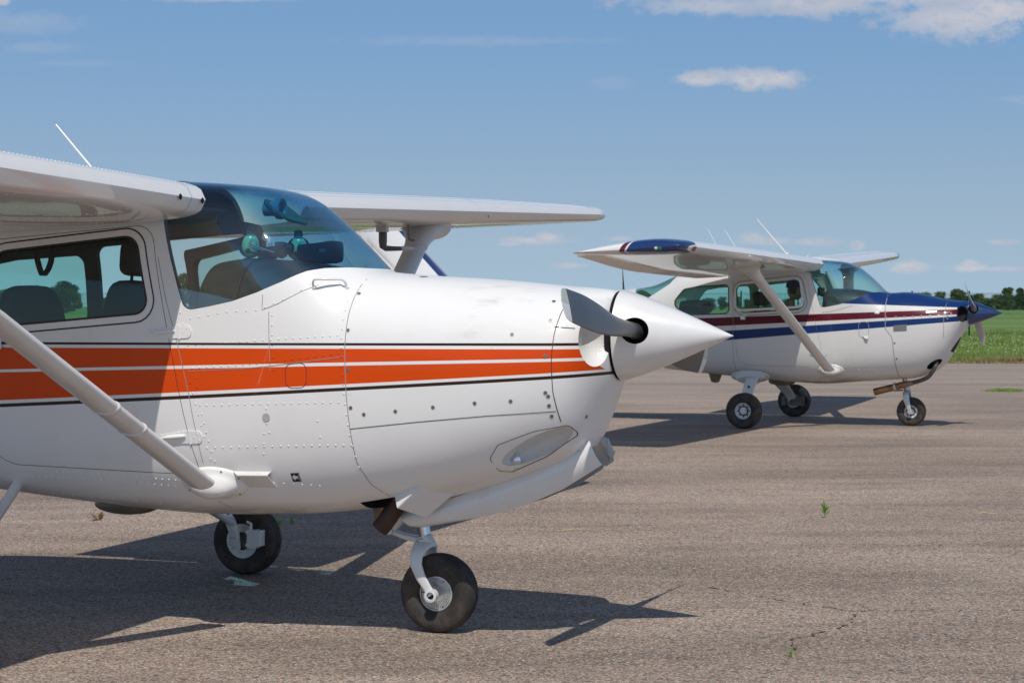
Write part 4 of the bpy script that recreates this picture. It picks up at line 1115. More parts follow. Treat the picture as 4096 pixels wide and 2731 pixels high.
mb.tube([(-.105, -.203, .625), (-.112, -.203, .61)], .044, 28, 1); mb.build('exhaust_pipe', [EXH, EXD], AX, 50)
# light ring inside the recess, grab handle, scoop, drain, vent disc
mb = MB(); c = AF.pt(.455, .812, -1)+Vector((0, -.01, 0)); rg = [c+Vector((.0, .05, 0))+Vector((.018*math.cos(a), .02, .036*math.sin(a))) for a in [2*PI*j/24 for j in range(25)]]
mb.tube(rg, .007, 10); mb.lathe([(0, .03), (-.006, .02), (-.008, .001)], c+Vector((0, .06, 0)), 'Y', 20, 1); mb.build('landing_light', [ALU, CHROME], AX, 50)
p0, p1 = AF.pt(-.415, 1.560, -1), AF.pt(-.295, 1.560, -1); up1 = Vector((0, -.02, .038))
mb = MB(); mb.tube([p0, p0+up1*.6, p0+up1*.9+Vector((.008, 0, 0)), p0+up1+Vector((.022, 0, 0)), p1+up1+Vector((-.022, 0, 0)), p1+up1*.9+Vector((-.008, 0, 0)), p1+up1*.6, p1], .0055, 12)
for p in (p0, p1): mb.ball(p, (.013, .009, .009), 12, 6)
mb.build('grab_handle', [WH], AX, 50)
mb = MB(); sp_ = [(-.77, .742), (-.61, .748), (-.60, .69), (-.70, .675)]
a0, a1, a2, a3 = [AF.pt(x, z, -1, l) for (x, z), l in zip([(-.765, .744), (-.618, .748), (-.602, .680), (-.735, .676)], (.034, .034, .004, .004))]
plate(mb, [a0, a1, a2, a3], .0015); b0, b1 = [AF.pt(x, z, -1, .001) for x, z in ((-.80, .746), (-.612, .750))]; plate(mb, [b0, b1, a1, a0], .0015); mb.build('air_scoop', [WH], AX, 30)
mb = MB(); mb.prism([(-.305, .56), (-.225, .56), (-.24, .505), (-.25, .497), (-.285, .497), (-.293, .505)], -.062, -.05); mb.build('drain_mast', [OIL], AX, 40)
mb = MB(); mb.lathe([(0, .02), (.004, .022), (.006, .001)], (0, 0, 0), 'Z', 20)
fc = AF.ztop(-.03, -.12); mb.v = [(x-.03, y-.12, z+fc-.004) for x, y, z in mb.v]; mb.build('filler_cap', [simple('dark_blue_cap', (.03, .03, .09), .4)], AX, 40)
rod(AX, (-1.40, -.62, 2.065), (-1.62, -.62, 2.30), .0055, .0045, WHB, foot=False)
# seal strip at windshield roof and post
# main gear
for sd in (-1, 1):
    yw = sd*1.28 if sd > 0 else -1.46
    mb = MB(); mb.tube([(-2.0, -.34, .66), (-1.96, -.60, .50), (-1.80, -1.20, .26)] if sd < 0 else [(-1.50, .30, .56), (-1.60, .75, .42), (-1.66, 1.12, .30)], [.025, .024, .022], 20); leg = mb.build('landing_gear_leg', [WH], AX, 60)
    yf = sd*1.135 if sd > 0 else -1.30
    mb = MB(); flat(mb, [(-1.685, yf-sd*.02, .335), (-1.672, yf-sd*.01, .30), (-1.655, yf, .24), (-1.655, yf+sd*.01, .18), (-1.65, yf+sd*.02, .15)], [.045, .055, .055, .06, .045], [.05, .045, .04, .03, .03])
    for q in ((-1.655, .30), (-1.648, .285), (-1.67, .22), (-1.645, .22), (-1.66, .165), (-1.64, .17)): mb.ball((q[0], yf-sd*.022, q[1]), (.007, .006, .007), 8, 5, 1)
    mb.build('axle_fitting', [WH, ALU], leg, 40)
    wh = wheel(AX, (-1.65, yw, .188), .376, .155, 'main', sd, 'main_wheel', mat=RIMD)
    mb = MB(); yb = yw-sd*.105
    mb.box((-1.56, yb, .21), (.055, .05, .10)); mb.box((-1.525, yb+sd*.005, .215), (.04, .07, .085)); mb.ball((-1.585, yb-sd*.02, .245), (.013, .013, .013), 10, 6); mb.ball((-1.585, yb-sd*.02, .175), (.013, .013, .013), 10, 6)
    mb.tube([(-1.575, yb, .26), (-1.575, yb, .29), (-1.60, yb, .30)], .008, 8)
    mb.build('brake_caliper', [WHB], wh, 30)
    mb = MB(); mb.lathe([(-sd*.062, .095), (-sd*.066, .095), (-sd*.066, .05)], (-1.65, yw, .188), 'Y', 40); mb.build('brake_disc', [ALU], wh, 40)
# pitot tube and vent under the port wing
W = AW[1]
def under(y, x):
    lx, c, lz = W.at(y); f = (lx-x)/c
    for a, b in zip(LO, LO[1:]):
        if a[0] <= f <= b[0]: h = a[1]+(b[1]-a[1])*(f-a[0])/(b[0]-a[0])
    return lz+h*c-f*c*math.sin(W.ang(y))
yy_ = 2.05; zz = under(yy_, -1.17)
mb = MB(); mb.box((-1.172, yy_, zz-.012), (.062, .045, .04)); mb.build('pitot_mount', [WH], AX, 40)
mb = MB(); flat(mb, [(-1.17, yy_, zz-.02), (-1.17, yy_, zz-.085), (-1.168, yy_, zz-.115), (-1.15, yy_, zz-.128), (-1.10, yy_, zz-.130), (-1.04, yy_, zz-.130)], [.05, .05, .045, .034, .028, .024], [.024, .024, .024, .024, .024, .024]); pit = mb.build('pitot_tube', [simple('pitot_grey', (.16, .15, .15), .45)], AX, 50)
mb = MB(); mb.tube([(-1.045, yy_, zz-.130), (-1.0, yy_, zz-.130), (-.965, yy_, zz-.130)], [.0145, .013, .002], 16); mb.build('pitot_tip', [WH], pit, 40)
mb = MB(); mb.tube([(-1.07, 2.2, under(2.2, -1.07)), (-1.07, 2.2, 1.91), (-1.065, 2.2, 1.875), (-1.03, 2.2, 1.865)], .008, 8); mb.build('fuel_vent', [simple('vent_grey', (.2, .2, .2), .5)], AX, 50)

def world(root, p):
    return root.matrix_basis @ Vector(p)
# --- things lying on the glareshield
bpy.context.view_layer.update()
def headset(loc, rz, label, stand=True):
    r = empty('headset', loc, rz); r.scale = (1.02, 1.02, 1.02); tag(r, label, 'headset', 'aviation headsets on the glareshield')
    for sd in (-1, 1):
        mb = MB(); rings = []
        for i in range(12):
            t = i/11; f = math.sqrt(max(0, 1-t**2.6)); rings.append([(sd*(.045+.036*t), .041*max(.04, f)*math.cos(a), .06+.055*max(.04, f)*math.sin(a)) for a in [2*PI*j/28 for j in range(28)]])
        mb.loft(rings); cup = mb.build('ear_cup', [MINT], r, 60)
        mb = MB(); mb.lathe([(sd*.045, .052), (sd*.03, .055), (sd*.018, .045), (sd*.018, .02)], (0, 0, .06), 'X', 28); mb.build('ear_pad', [DARK], cup, 60)
        mb = MB(); mb.ball((sd*.083, -.012, .035), (.008, .012, .012), 12, 8)
        mb.build('knob', [DARK], cup, 40)
        mb = MB(); mb.tube(rpoly3 := [(sd*.0825, .012+.016*math.cos(a), .07+.018*math.sin(a)) for a in [2*PI*j/16 for j in range(17)]], .0012, 6); mb.build('badge', [DARK], cup, 40)
        mb = MB(); mb.tube([(sd*.06, 0, .10), (sd*.066, 0, .122)], .004, 8); mb.box((sd*.06, 0, .115), (.02, .03, .012)); mb.build('stirrup', [CHROME], r, 40)
    mb = MB(); mb.tube([(.068*math.cos(a), 0, .112+.03*math.sin(a)) for a in [PI*j/16 for j in range(17)]], .006, 8, asp=3.); mb.build('headband', [DARK], r, 50)
    mb = MB(); mb.tube([(.08, 0, .03), (.11, .03, .02), (.12, .09, .012), (.10, .13, .012)], .0035, 8); mb.ball((.10, .14, .014), (.014, .02, .014), 12, 8); mb.build('microphone', [DARK], r, 50)
    mb = MB(); mb.tube([(-.08, 0, .01), (-.11, -.03, .004), (-.13, .02, .004), (-.10, .06, .004), (-.14, .07, .02)], .003, 6); mb.build('cable', [DARK], r, 50)
    return r
zt_ = 1.700
headset(world(AX, (-.925, -.07, zt_)), R(-19.3-62), 'mint green headset lying on the dark glareshield, nearest the cabin door window')
headset(world(AX, (-.775, .13, zt_-.008)), R(-19.3-62), 'mint green headset half hidden behind the black bag on the glareshield')
bag = empty('black_bag', world(AX, (-.555, -.08, zt_-.035)), R(-19.3-8)); bag.scale = (.95, .9, .82); tag(bag, 'black soft equipment bag lying on the glareshield behind the windshield', 'bag')
mb = MB(); rings = []
for x, w_, h_, z_ in ((-.115, .03, .04, .075), (-.11, .05, .055, .075), (-.05, .062, .066, .07), (.02, .062, .072, .072), (.07, .058, .075, .076), (.098, .05, .07, .078), (.104, .03, .05, .078)):
    rings.append([(x, w_*math.copysign(abs(math.cos(a))**.5, math.cos(a)), z_+h_*.85*math.copysign(abs(math.sin(a))**.5, math.sin(a))) for a in [2*PI*(j+.5)/32 for j in range(32)]])
BAGM = simple('black_nylon', (.012, .014, .02), .75, 0, 0, .3, 50, .5)
mb.loft(rings); mb.build('body', [BAGM], bag, 50)
mb = MB(); mb.box((.045, -.061, .085), (.035, .004, .02)); mb.build('label_patch', [simple('patch', (.08, .11, .16), .6)], bag, 40)
cam_ = empty('camera', world(AX, (-.775, -.10, zt_-.004)), R(-19.3+15)); tag(cam_, 'small black camcorder with a white CE sticker between the two headsets', 'camera')
mb = MB(); rr_ = []
for x, q in ((-.05, .7), (-.045, .95), (.03, 1.), (.045, .9), (.05, .6)): rr_.append([(x, .036*q*math.copysign(abs(math.cos(a))**.5, math.cos(a)), .046+.036*q*math.copysign(abs(math.sin(a))**.5, math.sin(a))) for a in [2*PI*(j+.5)/24 for j in range(24)]])
mb.loft(rr_); mb.build('body', [DARK], cam_, 50)
mb = MB(); mb.lathe([(.04, .026), (.075, .026), (.08, .02), (.07, .018), (.07, .001)], (0, 0, .05), 'X', 24); mb.build('lens', [DARK], cam_, 40)
mb = MB(); mb.prism([(-.04, .078), (.0, .082), (.0, .062), (-.04, .058)], -.0385, -.0372); vs, fs = txt_mesh('CE', .017); mb.add([(v.x-.02, -.0392, v.z+.064+v.y) for v in vs], fs, 1); mb.build('sticker', [WHB, DARK], cam_, 40)
mb = MB(); mb.tube([(-.12, -.045, .075), (-.06, -.045, .05), (.0, -.045, .03)], .004, 8); mb.tube([(-.12, -.045, .06), (-.05, -.047, .04)], .003, 8); mb.build('bracket', [CHROME], cam_, 40)

# ================================================================== AIRCRAFT 2 (behind, blue and maroon)
BX, BF, BOB, BW = build_plane('B', (4.94, 22.0, 0), 22.7)
tag(BX, 'cream high-wing aeroplane with blue nose, maroon and blue stripes, parked farther away at the right', 'aeroplane', 'high-wing light aeroplanes parked on the apron')
ph = R(24); e1 = Vector((0, -math.cos(ph), math.sin(ph)))
spn = spinner(BX, .705, 1.10, 1.395, .156, 1.12, BLUEP, [(e1, .06), (-e1, .06)])
mb = MB(); mb.lathe([(.685, .1), (.685, .145), (.705, .152), (.705, .1)], (0, 0, 1.395), 'X', 48); mb.build('spinner_backplate', [CHROME], BX, 40)
def propb():
    m, b = newmat('silver_propeller_paint'); o, x, y, z = objxyz(); r = S.m('SQRT', y*y+(z-1.395)*(z-1.395))
    c = mixc(r.gt(.80)*r.lt(.83), (.36, .35, .35), (.8, .8, .8)); c = mixc(r.gt(.85), c, (.75, .74, .72)); c = mixc(r.gt(.885)*r.lt(.9), c, (.2, .2, .2))
    setp(b, Base_Color=c, Roughness=.3, Metallic=.35); return m
PB_ = propb()
for e in (e1, -e1): blade(BX, .765, 1.395, e, .95, PB_, cmax=.135)
mb = MB(); mb.tube([(-.12, 0, .66), (-.075, 0, .56), (-.045, 0, .45)], [.03, .03, .028], 20); mb.build('nose_gear_strut', [CHROME], BX, 50)
mb = MB(); mb.tube([(-.065, 0, .50), (-.045, 0, .42)], [.04, .042], 20)
for sd in (-1, 1): flat(mb, [(-.045, sd*.02, .44), (-.055, sd*.08, .40), (-.045, sd*.092, .32), (-.02, sd*.092, .24), (0, sd*.09, .178)], [.07, .075, .075, .055, .04], [.03, .03, .02, .018, .02])
for sd in (-1, 1): mb.lathe([(sd*.07, .03), (sd*.105, .03), (sd*.107, .001)], (0, 0, .178), 'Y', 20)
mb.build('nose_fork', [ALU], BX, 50)
mb = MB(); mb.tube([(-.10, 0, .44), (-.2, -.02, .43), (-.24, -.02, .455)], .008, 8); mb.build('torque_link', [DARK], BX, 50)
wheel(BX, (0, 0, .178), .356, .125, 'main', -1, 'nose_wheel')
for sd in (-1, 1):
    mb = MB(); flat(mb, [(-1.88, sd*.42, .64), (-1.87, sd*.55, .585), (-1.85, sd*.8, .46), (-1.81, sd*1.05, .33), (-1.79, sd*1.15, .25), (-1.785, sd*1.165, .20)], [.19, .18, .16, .13, .115, .10], [.03, .03, .028, .025, .022, .02]); leg = mb.build('landing_gear_leg', [WHB], BX, 60)
    if sd < 0:
        mb = MB(); mb.box((-1.845, -.80, .475), (.03, .004, .07), Matrix.Rotation(R(26), 3, 'X')); mb.box((-1.825, -.99, .375), (.10, .004, .022), Matrix.Rotation(R(28), 3, 'X')); mb.v = [(x, y-.008, z-.010) for x, y, z in mb.v]; mb.build('leg_marking', [DARK], leg, 40)
    mb = MB(); rr_ = []
    for f, h in ((1., 0.), (.97, .015), (.8, .02), (.7, .05), (.62, .085)): rr_.append([(-1.90+.235*f*math.cos(a)*(1 if math.cos(a) > 0 else 1.15), sd*(.47+h*1.1+.06*f*math.sin(a)*sd*-1), .60-h*.55+.075*f*math.sin(a)) for a in [2*PI*j/32 for j in range(32)]])
    mb.loft(rr_); mb.build('leg_fairing', [PB], BX, 50)
    yw = sd*1.27; wh = wheel(BX, (-1.78, yw, .215), .436, .16, 'main', sd, 'main_wheel')
    mb = MB(); mb.box((-1.70, yw-sd*.10, .215), (.16, .05, .13)); mb.ball((-1.78, yw-sd*.09, .215), (.06, .04, .06), 16, 10); mb.box((-1.90, yw-sd*.09, .215), (.06, .04, .12)); mb.build('brake_caliper', [simple('dirty_brake', (.16, .15, .14), .6, .2, 0, .4, 20)], wh, 30)
    if sd < 0:
        mb = MB(); mb.box((-1.905, yw-.066, .218), (.035, .012, .012)); mb.build('red_wheel_mark', [RED], wh, 40)
        mb = MB(); mb.ball((-1.742, yw-.045, .226), (.010, .012, .010), 10, 6); mb.build('yellow_valve_cap', [YEL], wh, 40)
# exhaust
mb = MB(); pth = arc((.35, -.24, .80), (.33, -.30, .70), (.25, -.24, .62), 5)+arc((.25, -.24, .62), (.18, -.2, .57), (.02, -.14, .535), 5)[1:]
mb.tube(pth, .026, 20); ex = mb.build('exhaust_pipe', [EXD], BX, 50)
mb = MB(); mb.tube([(.05, -.15, .54), (-.02, -.13, .525), (-.05, -.125, .52), (-.17, -.11, .485), (-.44, -.09, .415)], [.028, .034, .041, .043, .044], 28); mb.build('muffler', [EXB], ex, 50)
mb = MB(); mb.tube([(-.165, -.11, .487), (-.19, -.108, .481)], .053, 28); mb.build('clamp_band', [ALU], ex, 40)
# antennas
rod(BX, (-1.51, -.2, 2.12), (-1.905, -.2, 2.58), .011, .006, WHB)
rod(BX, (-2.07, -.3, 2.09), (-2.30, -.3, 2.45), .007, .004, WHB); rod(BX, (-2.38, -.05, 2.08), (-2.60, -.05, 2.48), .007, .004, WHB)
rod(BX, (-3.76, 0, 1.69), (-3.775, 0, 2.0), .014, .002, DARK); rod(BX, (-1.30, .0, 2.07), (-1.30, 0, 2.125), .012, .009, WHB)
mb = MB(); mb.prism([(-2.60, .62), (-2.42, .60), (-2.46, .50), (-2.50, .49), (-2.56, .50)], -.01, .01); mb.build('belly_antenna', [OIL], BX, 40)
mb = MB()
for q in (-.012, .014): mb.ball((-1.47+q*1.6, -5.585, 2.045), (.018, .03, .018), 14, 8, 0 if q > 0 else 1)
mb.build('navigation_light', [GREENL, LENS], BX, 50)
p = BF.pt(-.33, 1.395, -1); mb = MB(); mb.ball(p, (.035, .02, .02), 14, 8); mb.build('vent_scoop', [WHB], BX, 40)
mb = MB(); a0, a1, a2, a3 = [BF.pt(x, z, -1, l) for (x, z), l in zip([(-.50, 1.115), (-.42, 1.12), (-.43, 1.08), (-.46, 1.085)], (.002, .002, .03, .03))]; plate(mb, [a0, a1, a2, a3], .003); mb.build('air_scoop', [ALU], BX, 40)
M = Matrix.Rotation(R(20), 3, 'X'); mb = MB()
mb.tube([(-1.5, -1.9, 1.93), (-1.5, -1.9, 1.86)], .008, 8); mb.build('fuel_drain', [WHB], BX, 40)
# compass and mount hanging in the windshield
cc = empty('suction_mount_camera', world(BX, (-1.06, -.30, 1.63))); cc.rotation_euler = (0, 0, -R(22.7)); tag(cc, 'black twin-lens gadget on a stalk inside the windshield of the blue-nosed aeroplane', 'camera')
mb = MB(); mb.box((0, 0, .03), (.08, .06, .10)); mb.build('body', [DARK], cc, 30)
for z_ in (.05, .0):
    mb = MB(); mb.lathe([(-.03, .034), (-.055, .034), (-.06, .026), (-.05, .02), (-.05, .001)], (.02, 0, z_), 'Y', 20); mb.build('lens', [DARK], cc, 40)
mb = MB(); mb.tube([(0, 0, .07), (-.04, .02, .12), (-.09, .03, .17)], .012, 10); mb.build('stalk', [DARK], cc, 40)

# ------------------------------------------------------------------ person in aircraft 2
def skin_body(name, nodes, edges, mat, parent, root_i=0, sub=2):
    me = bpy.data.meshes.new(name); me.from_pydata([n[:3] for n in nodes], edges, []); o = link(name, me, None)
    sm = o.modifiers.new('s', 'SKIN'); sb = o.modifiers.new('b', 'SUBSURF'); sb.levels = sub; sb.render_levels = sub
    if not me.skin_vertices: me.attributes
    for i, n in enumerate(nodes):
        r = n[3]; me.skin_vertices[0].data[i].radius = (r, n[4] if len(n) > 4 else r); me.skin_vertices[0].data[i].use_root = (i == root_i)
    dg = bpy.context.evaluated_depsgraph_get(); dg.update(); m2 = bpy.data.meshes.new_from_object(o.evaluated_get(dg))
    o.modifiers.clear(); o.data = m2; m2.polygons.foreach_set('use_smooth', [True]*len(m2.polygons))
    m2.materials.clear(); m2.materials.append(mat); o.parent = parent; return o
def person_seated(root, px, py, label):
    r = empty('person', world(root, (px, py, .90)), -R(22.7)); tag(r, label, 'person')
    # local: x forward, y left, z up from the seat
    N = [(0, 0, .08, .15, .13), (-.03, 0, .25, .13, .12), (-.05, 0, .42, .16, .12), (-.05, 0, .54, .11, .09), (-.04, 0, .62, .055), (-.02, 0, .68, .06)]
    E_ = [(0, 1), (1, 2), (2, 3), (3, 4), (4, 5)]
    def limb(start, pts):
        prev = start
        for p in pts: N.append(p); E_.append((prev, len(N)-1)); prev = len(N)-1
        return prev
    for sd in (-1, 1):
        limb(0, [(.08, sd*.09, .07, .085), (.40, sd*.11, .10, .065), (.46, sd*.12, -.08, .052), (.50, sd*.12, -.22, .04), (.60, sd*.12, -.23, .03)])
        h = limb(2, [(-.05, sd*.17, .49, .06), (.02, sd*.23, .28, .045), (.22, sd*.17, .20, .038), (.34, sd*.12, .26, .026), (.40, sd*.12, .27, .030)])
        for k in range(4): limb(h, [(.44, sd*(.12+.018*(k-1.5)), .275, .009), (.465, sd*(.12+.018*(k-1.5)), .26, .008), (.46, sd*(.12+.017*(k-1.5)), .24-.002*k, .007)])
        limb(h, [(.41, sd*.085, .26, .010), (.44, sd*.08, .245, .008)])
    b = skin_body('body', N, E_, SKIN, r)
    # shirt and trousers as slightly larger shells
    shirt = skin_body('shirt', [(0, 0, .12, .165, .15), (-.03, 0, .25, .155, .14), (-.05, 0, .42, .185, .14), (-.05, 0, .535, .115, .10), (-.05, .18, .49, .08), (.0, .225, .36, .062), (-.05, -.18, .49, .08), (.0, -.225, .36, .062)], [(0, 1), (1, 2), (2, 3), (2, 4), (4, 5), (2, 6), (6, 7)], CLOTH, r)
    tr = skin_body('trousers', [(0, 0, .07, .17, .14), (.08, .09, .07, .10), (.40, .11, .10, .078), (.46, .12, -.08, .064), (.49, .12, -.19, .055), (.08, -.09, .07, .10), (.40, -.11, .10, .078), (.46, -.12, -.08, .064), (.49, -.12, -.19, .055)], [(0, 1), (1, 2), (2, 3), (3, 4), (0, 5), (5, 6), (6, 7), (7, 8)], JEANS, r)
    # head with brow, nose, mouth, chin and ears
    mb = MB(); H = Vector((.02, 0, .775)); n = 28; m = 22; rings = []
    for i in range(1, m):
        t = PI*i/m; z = -math.cos(t); ring = []
        for j in range(n):
            a = 2*PI*j/n; ca, sa = math.cos(a), math.sin(a); s_ = math.sin(t)
            X = .098*s_*ca; Y = .075*s_*sa; Z = .12*z
            if z < -.1: X += .012*(-z)*max(0, ca); Y *= 1-.25*(-z)
            if ca > .9 and abs(z+.12) < .22: X += .022*(ca-.9)/.1*(1-abs(z+.12)/.22)
            if ca > .6 and abs(z-.1) < .12: X -= .006*(1-abs(z-.1)/.12)*(1 if abs(sa) > .2 else .2)
            if ca > .8 and abs(z+.5) < .1: X += .005
            ring.append(H+Vector((X, Y, Z)))
        rings.append(ring)
    mb.loft(rings)
    for sd in (-1, 1): mb.ball(H+Vector((-.005, sd*.077, .0)), (.018, .008, .03), 12, 8)
    hd = mb.build('head', [SKIN], r, 80)
    mb = MB()
    for sd in (-1, 1): mb.ball(H+Vector((.086, sd*.03, .012)), (.010, .014, .008), 10, 6)
    mb.build('eyes', [DARK], hd, 60)
    mb = MB(); rings = [[H+Vector((-.004+.108*f*math.cos(a), .085*f*math.sin(a), h)) for a in [2*PI*j/28 for j in range(28)]] for f, h in ((1., .035), (1., .07), (.93, .10), (.7, .125), (.3, .137), (.05, .138))]
    mb.loft(rings)
    rings = [[H+Vector((.085+.085*t, .078*math.cos(q)*(1-.35*t*t), .045-.03*t*t*1.+.012*math.sin(q)+dz)) for q in [PI*k/10 for k in range(11)]+[]] for t, dz in ((0, 0), (.4, 0), (.8, 0), (1., -.004))]
    mb.loft(rings, False, closed=False); mb.build('cap', [CAPM], r, 50)
    hs_ = MB()
    for sd in (-1, 1): hs_.lathe([(sd*.07, .045), (sd*.08, .048), (sd*.105, .042), (sd*.112, .03), (sd*.112, .001)], H+Vector((-.005, 0, .0)), 'Y', 24)
    hs_.tube([H+Vector((-.005, .10*math.cos(a), .03+.125*math.sin(a))) for a in [PI*j/16 for j in range(17)]], .010, 8)
    hs_.tube([H+Vector((0, -.1, -.03)), H+Vector((.06, -.09, -.07)), H+Vector((.12, -.03, -.065))], .004, 6); hs_.ball(H+Vector((.122, -.01, -.062)), (.012, .016, .012), 10, 6)
    hs_.build('headset', [DARK], r, 50)
    return r
person_seated(BX, -1.42, -.26, 'person in blue cap, dark shirt and black headset seated inside the blue-nosed aeroplane')
bp = empty('duffel_bag', world(BX, (-2.72, -.1, 1.40)), -R(22.7)); tag(bp, 'brown and navy duffel bag behind the rear side window of the blue-nosed aeroplane', 'bag')
mb = MB(); mb.loft([[(x, .16*q*math.cos(a), .075+.085*q*math.sin(a)) for a in [2*PI*j/24 for j in range(24)]] for x, q in ((-.22, .5), (-.2, .85), (-.05, 1.), (.08, 1.), (.16, .85), (.18, .4))])
mb.build('bag_body', [simple('brown_cloth', (.16, .09, .035), .8, 0, 0, .4, 9)], bp, 60)
mb = MB(); mb.loft([[(x, .166*q*math.cos(a), .068+.09*q*math.sin(a)) for a in [PI+PI*j/14 for j in range(15)]] for x, q in ((-.21, .7), (-.1, 1.), (.1, 1.), (.17, .8))], False, closed=False); mb.build('lower_panel', [JEANS], bp, 60)

# ================================================================== GROUND
def ground_mat(kind):
    m, b = newmat(kind); o, x, y, z = objxyz()
    if kind == 'asphalt':
        big = noise(o, .35, 5, .55, (.55, 1.6, 1)); mid = noise(o, 1.6, 5, .6, (.5, 1.8, 1)); fine = noise(o, 95, 3, .75)
        c = mixc(smooth(big, .3, .7), (.225, .178, .138), (.415, .332, .264))
        c = mixc(smooth(mid, .48, .72, 0, .5), c, (.15, .118, .096))
        vn, vd = voro(o, 105.); sc = S.nt.nodes.new('ShaderNodeSeparateColor'); S.nt.links.new(vn.outputs['Color'], sc.inputs[0]); r1, r2 = S(sc.outputs[0]), S(sc.outputs[1])
        f = lin(r1, 0, 1, .4, 1.65); cc = S.nt.nodes.new('ShaderNodeCombineColor')
        for i in range(3): S.nt.links.new(f.s, cc.inputs[i])
        c = mixc(1., c, S(cc.outputs[0]), 'MULTIPLY')
        c = mixc(r2.gt(.93), c, (.42, .33, .27)); c = mixc(r2.lt(.05), c, (.32, .14, .09)); c = mixc(r2.gt(.990), c, (.62, .58, .55))
        c = mixc(vd.gt(.55)*.35, c, (.05, .042, .038))
        # coarser stones that still read from a distance
        vn2, vd2 = voro(o, 30.); sc2 = S.nt.nodes.new('ShaderNodeSeparateColor'); S.nt.links.new(vn2.outputs['Color'], sc2.inputs[0])
        c = mixc(S(sc2.outputs[0]).gt(.90)*vd2.lt(.32)*.6, c, (.34, .30, .27)); c = mixc(S(sc2.outputs[1]).gt(.93)*vd2.lt(.4)*.7, c, (.07, .06, .055))
        # darker damp-looking streaks across the apron
        st = noise(o, .9, 5, .6, (.22, 1.5, 1)); c = mixc(smooth(st, .52, .72, 0, .26), c, (.135, .105, .09))
        st2 = noise(o, .5, 6, .65, (.12, 2.6, 1)); c = mixc(smooth(st2, .57, .66, 0, .26), c, (.11, .088, .072))
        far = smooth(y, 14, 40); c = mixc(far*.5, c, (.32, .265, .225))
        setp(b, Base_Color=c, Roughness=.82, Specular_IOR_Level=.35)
        S.nt.links.new(bump(fine+vd*-.6, .55, .004), b.inputs['Normal'])
    elif kind == 'field_grass':
        a = noise(o, .12, 6, .6, (.3, 1, 1)); c = mixc(smooth(a, .35, .65), (.115, .20, .030), (.175, .27, .05))
        a2 = noise(o, 3.0, 5, .7); c = mixc(smooth(a2, .35, .75, 0, .8), c, (.22, .28, .09))
        far = smooth(y, 90, 300); c = mixc(far, c, (.115, .21, .04))
        setp(b, Base_Color=c, Roughness=.95)
    return m
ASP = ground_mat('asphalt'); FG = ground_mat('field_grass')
def sheet(name, x0, x1, y0, y1, z, mat, nx=1, ny=1, fn=None):
    mb = MB(); vs = []; fs = []
    for j in range(ny+1):
        for i in range(nx+1):
            x = x0+(x1-x0)*i/nx; y = y0+(y1-y0)*j/ny
            if fn: x, y = fn(x, y, i, j)
            vs.append((x, y, z))
    for j in range(ny):
        for i in range(nx): a = j*(nx+1)+i; fs.append((a, a+1, a+nx+2, a+nx+1))
    mb.add(vs, fs); return mb.build(name, mat, None, smooth_=False)
tag(sheet('ground', -3000, 3000, -400, 5000, -.012, FG), kind='structure')
def edge(x, y, i, j):
    if j == 1: y += .22*noise_(x*.35)+.10*noise_(x*1.7+9)
    return x, y
from mathutils import noise as mnoise
def noise_(t): return mnoise.noise(Vector((t, 3.1, .7)))
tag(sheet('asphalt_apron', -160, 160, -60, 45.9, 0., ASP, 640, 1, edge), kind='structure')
YM = simple('faded_yellow_line', (.30, .235, .15), .8, 0, 0, .25, 3)
for yl, w_ in ((41.4, .16), (33.6, .07)):
    tag(sheet('painted_line', -60, 60, yl, yl+w_, .004, YM), kind='structure')
# cracks
CR = simple('dark_crack', (.055, .046, .04), .95)  # dark tone of the crack ribbons
def crack(pts, wd, seed):
    rd = random.Random(seed); mb = MB(); P_ = [Vector((p[0], p[1], 0)) for p in pts]; d = []
    for a, b in zip(P_, P_[1:]):
        k = max(2, int((b-a).length/.03)); d += [a.lerp(b, i/k)+Vector((rd.uniform(-.012, .012), rd.uniform(-.02, .02), 0)) for i in range(k)]
    vs = []; fs = []
    for i in range(len(d)):
        w_ = .8*wd*rd.uniform(.05, 1.2)**1.6; t = (d[min(i+1, len(d)-1)]-d[max(0, i-1)]).normalized(); n = Vector((-t.y, t.x, 0))
        vs += [d[i]+n*w_+Vector((0, 0, .003)), d[i]-n*w_+Vector((0, 0, .003))]
    for i in range(len(d)-1):
        if rd.random() > .25: fs.append((2*i, 2*i+1, 2*i+3, 2*i+2))
    mb.add(vs, fs); tag(mb.build('asphalt_crack', CR, None, fix=False, smooth_=False), kind='structure')
crack([(1.05, 9.35), (1.22, 9.12), (1.36, 8.95), (1.54, 8.73), (1.675, 8.62), (1.88, 8.64), (2.49, 8.66), (3.6, 8.75)], .006, 1)
crack([(1.66, 8.60), (1.64, 8.52), (1.56, 8.25), (1.40, 8.06), (1.24, 7.88), (1.20, 7.6)], .010, 2)
crack([(.9, 17.6), (2.0, 17.3), (3.3, 17.5), (4.6, 17.2), (6.5, 17.6)], .006, 3)
crack([(2.9, 10.6), (3.3, 10.55), (3.8, 10.75)], .006, 4); crack([(2.6, 15.4), (3.2, 15.6), (5, 15.5)], .009, 5)
crack([(6, 25), (8, 24.6), (11, 25.2)], .012, 6); crack([(2.2, 21), (4.5, 20.6), (9, 21.0)], .012, 7); crack([(-3, 13.6), (-1.4, 13.8), (0, 13.5)], .006, 8)

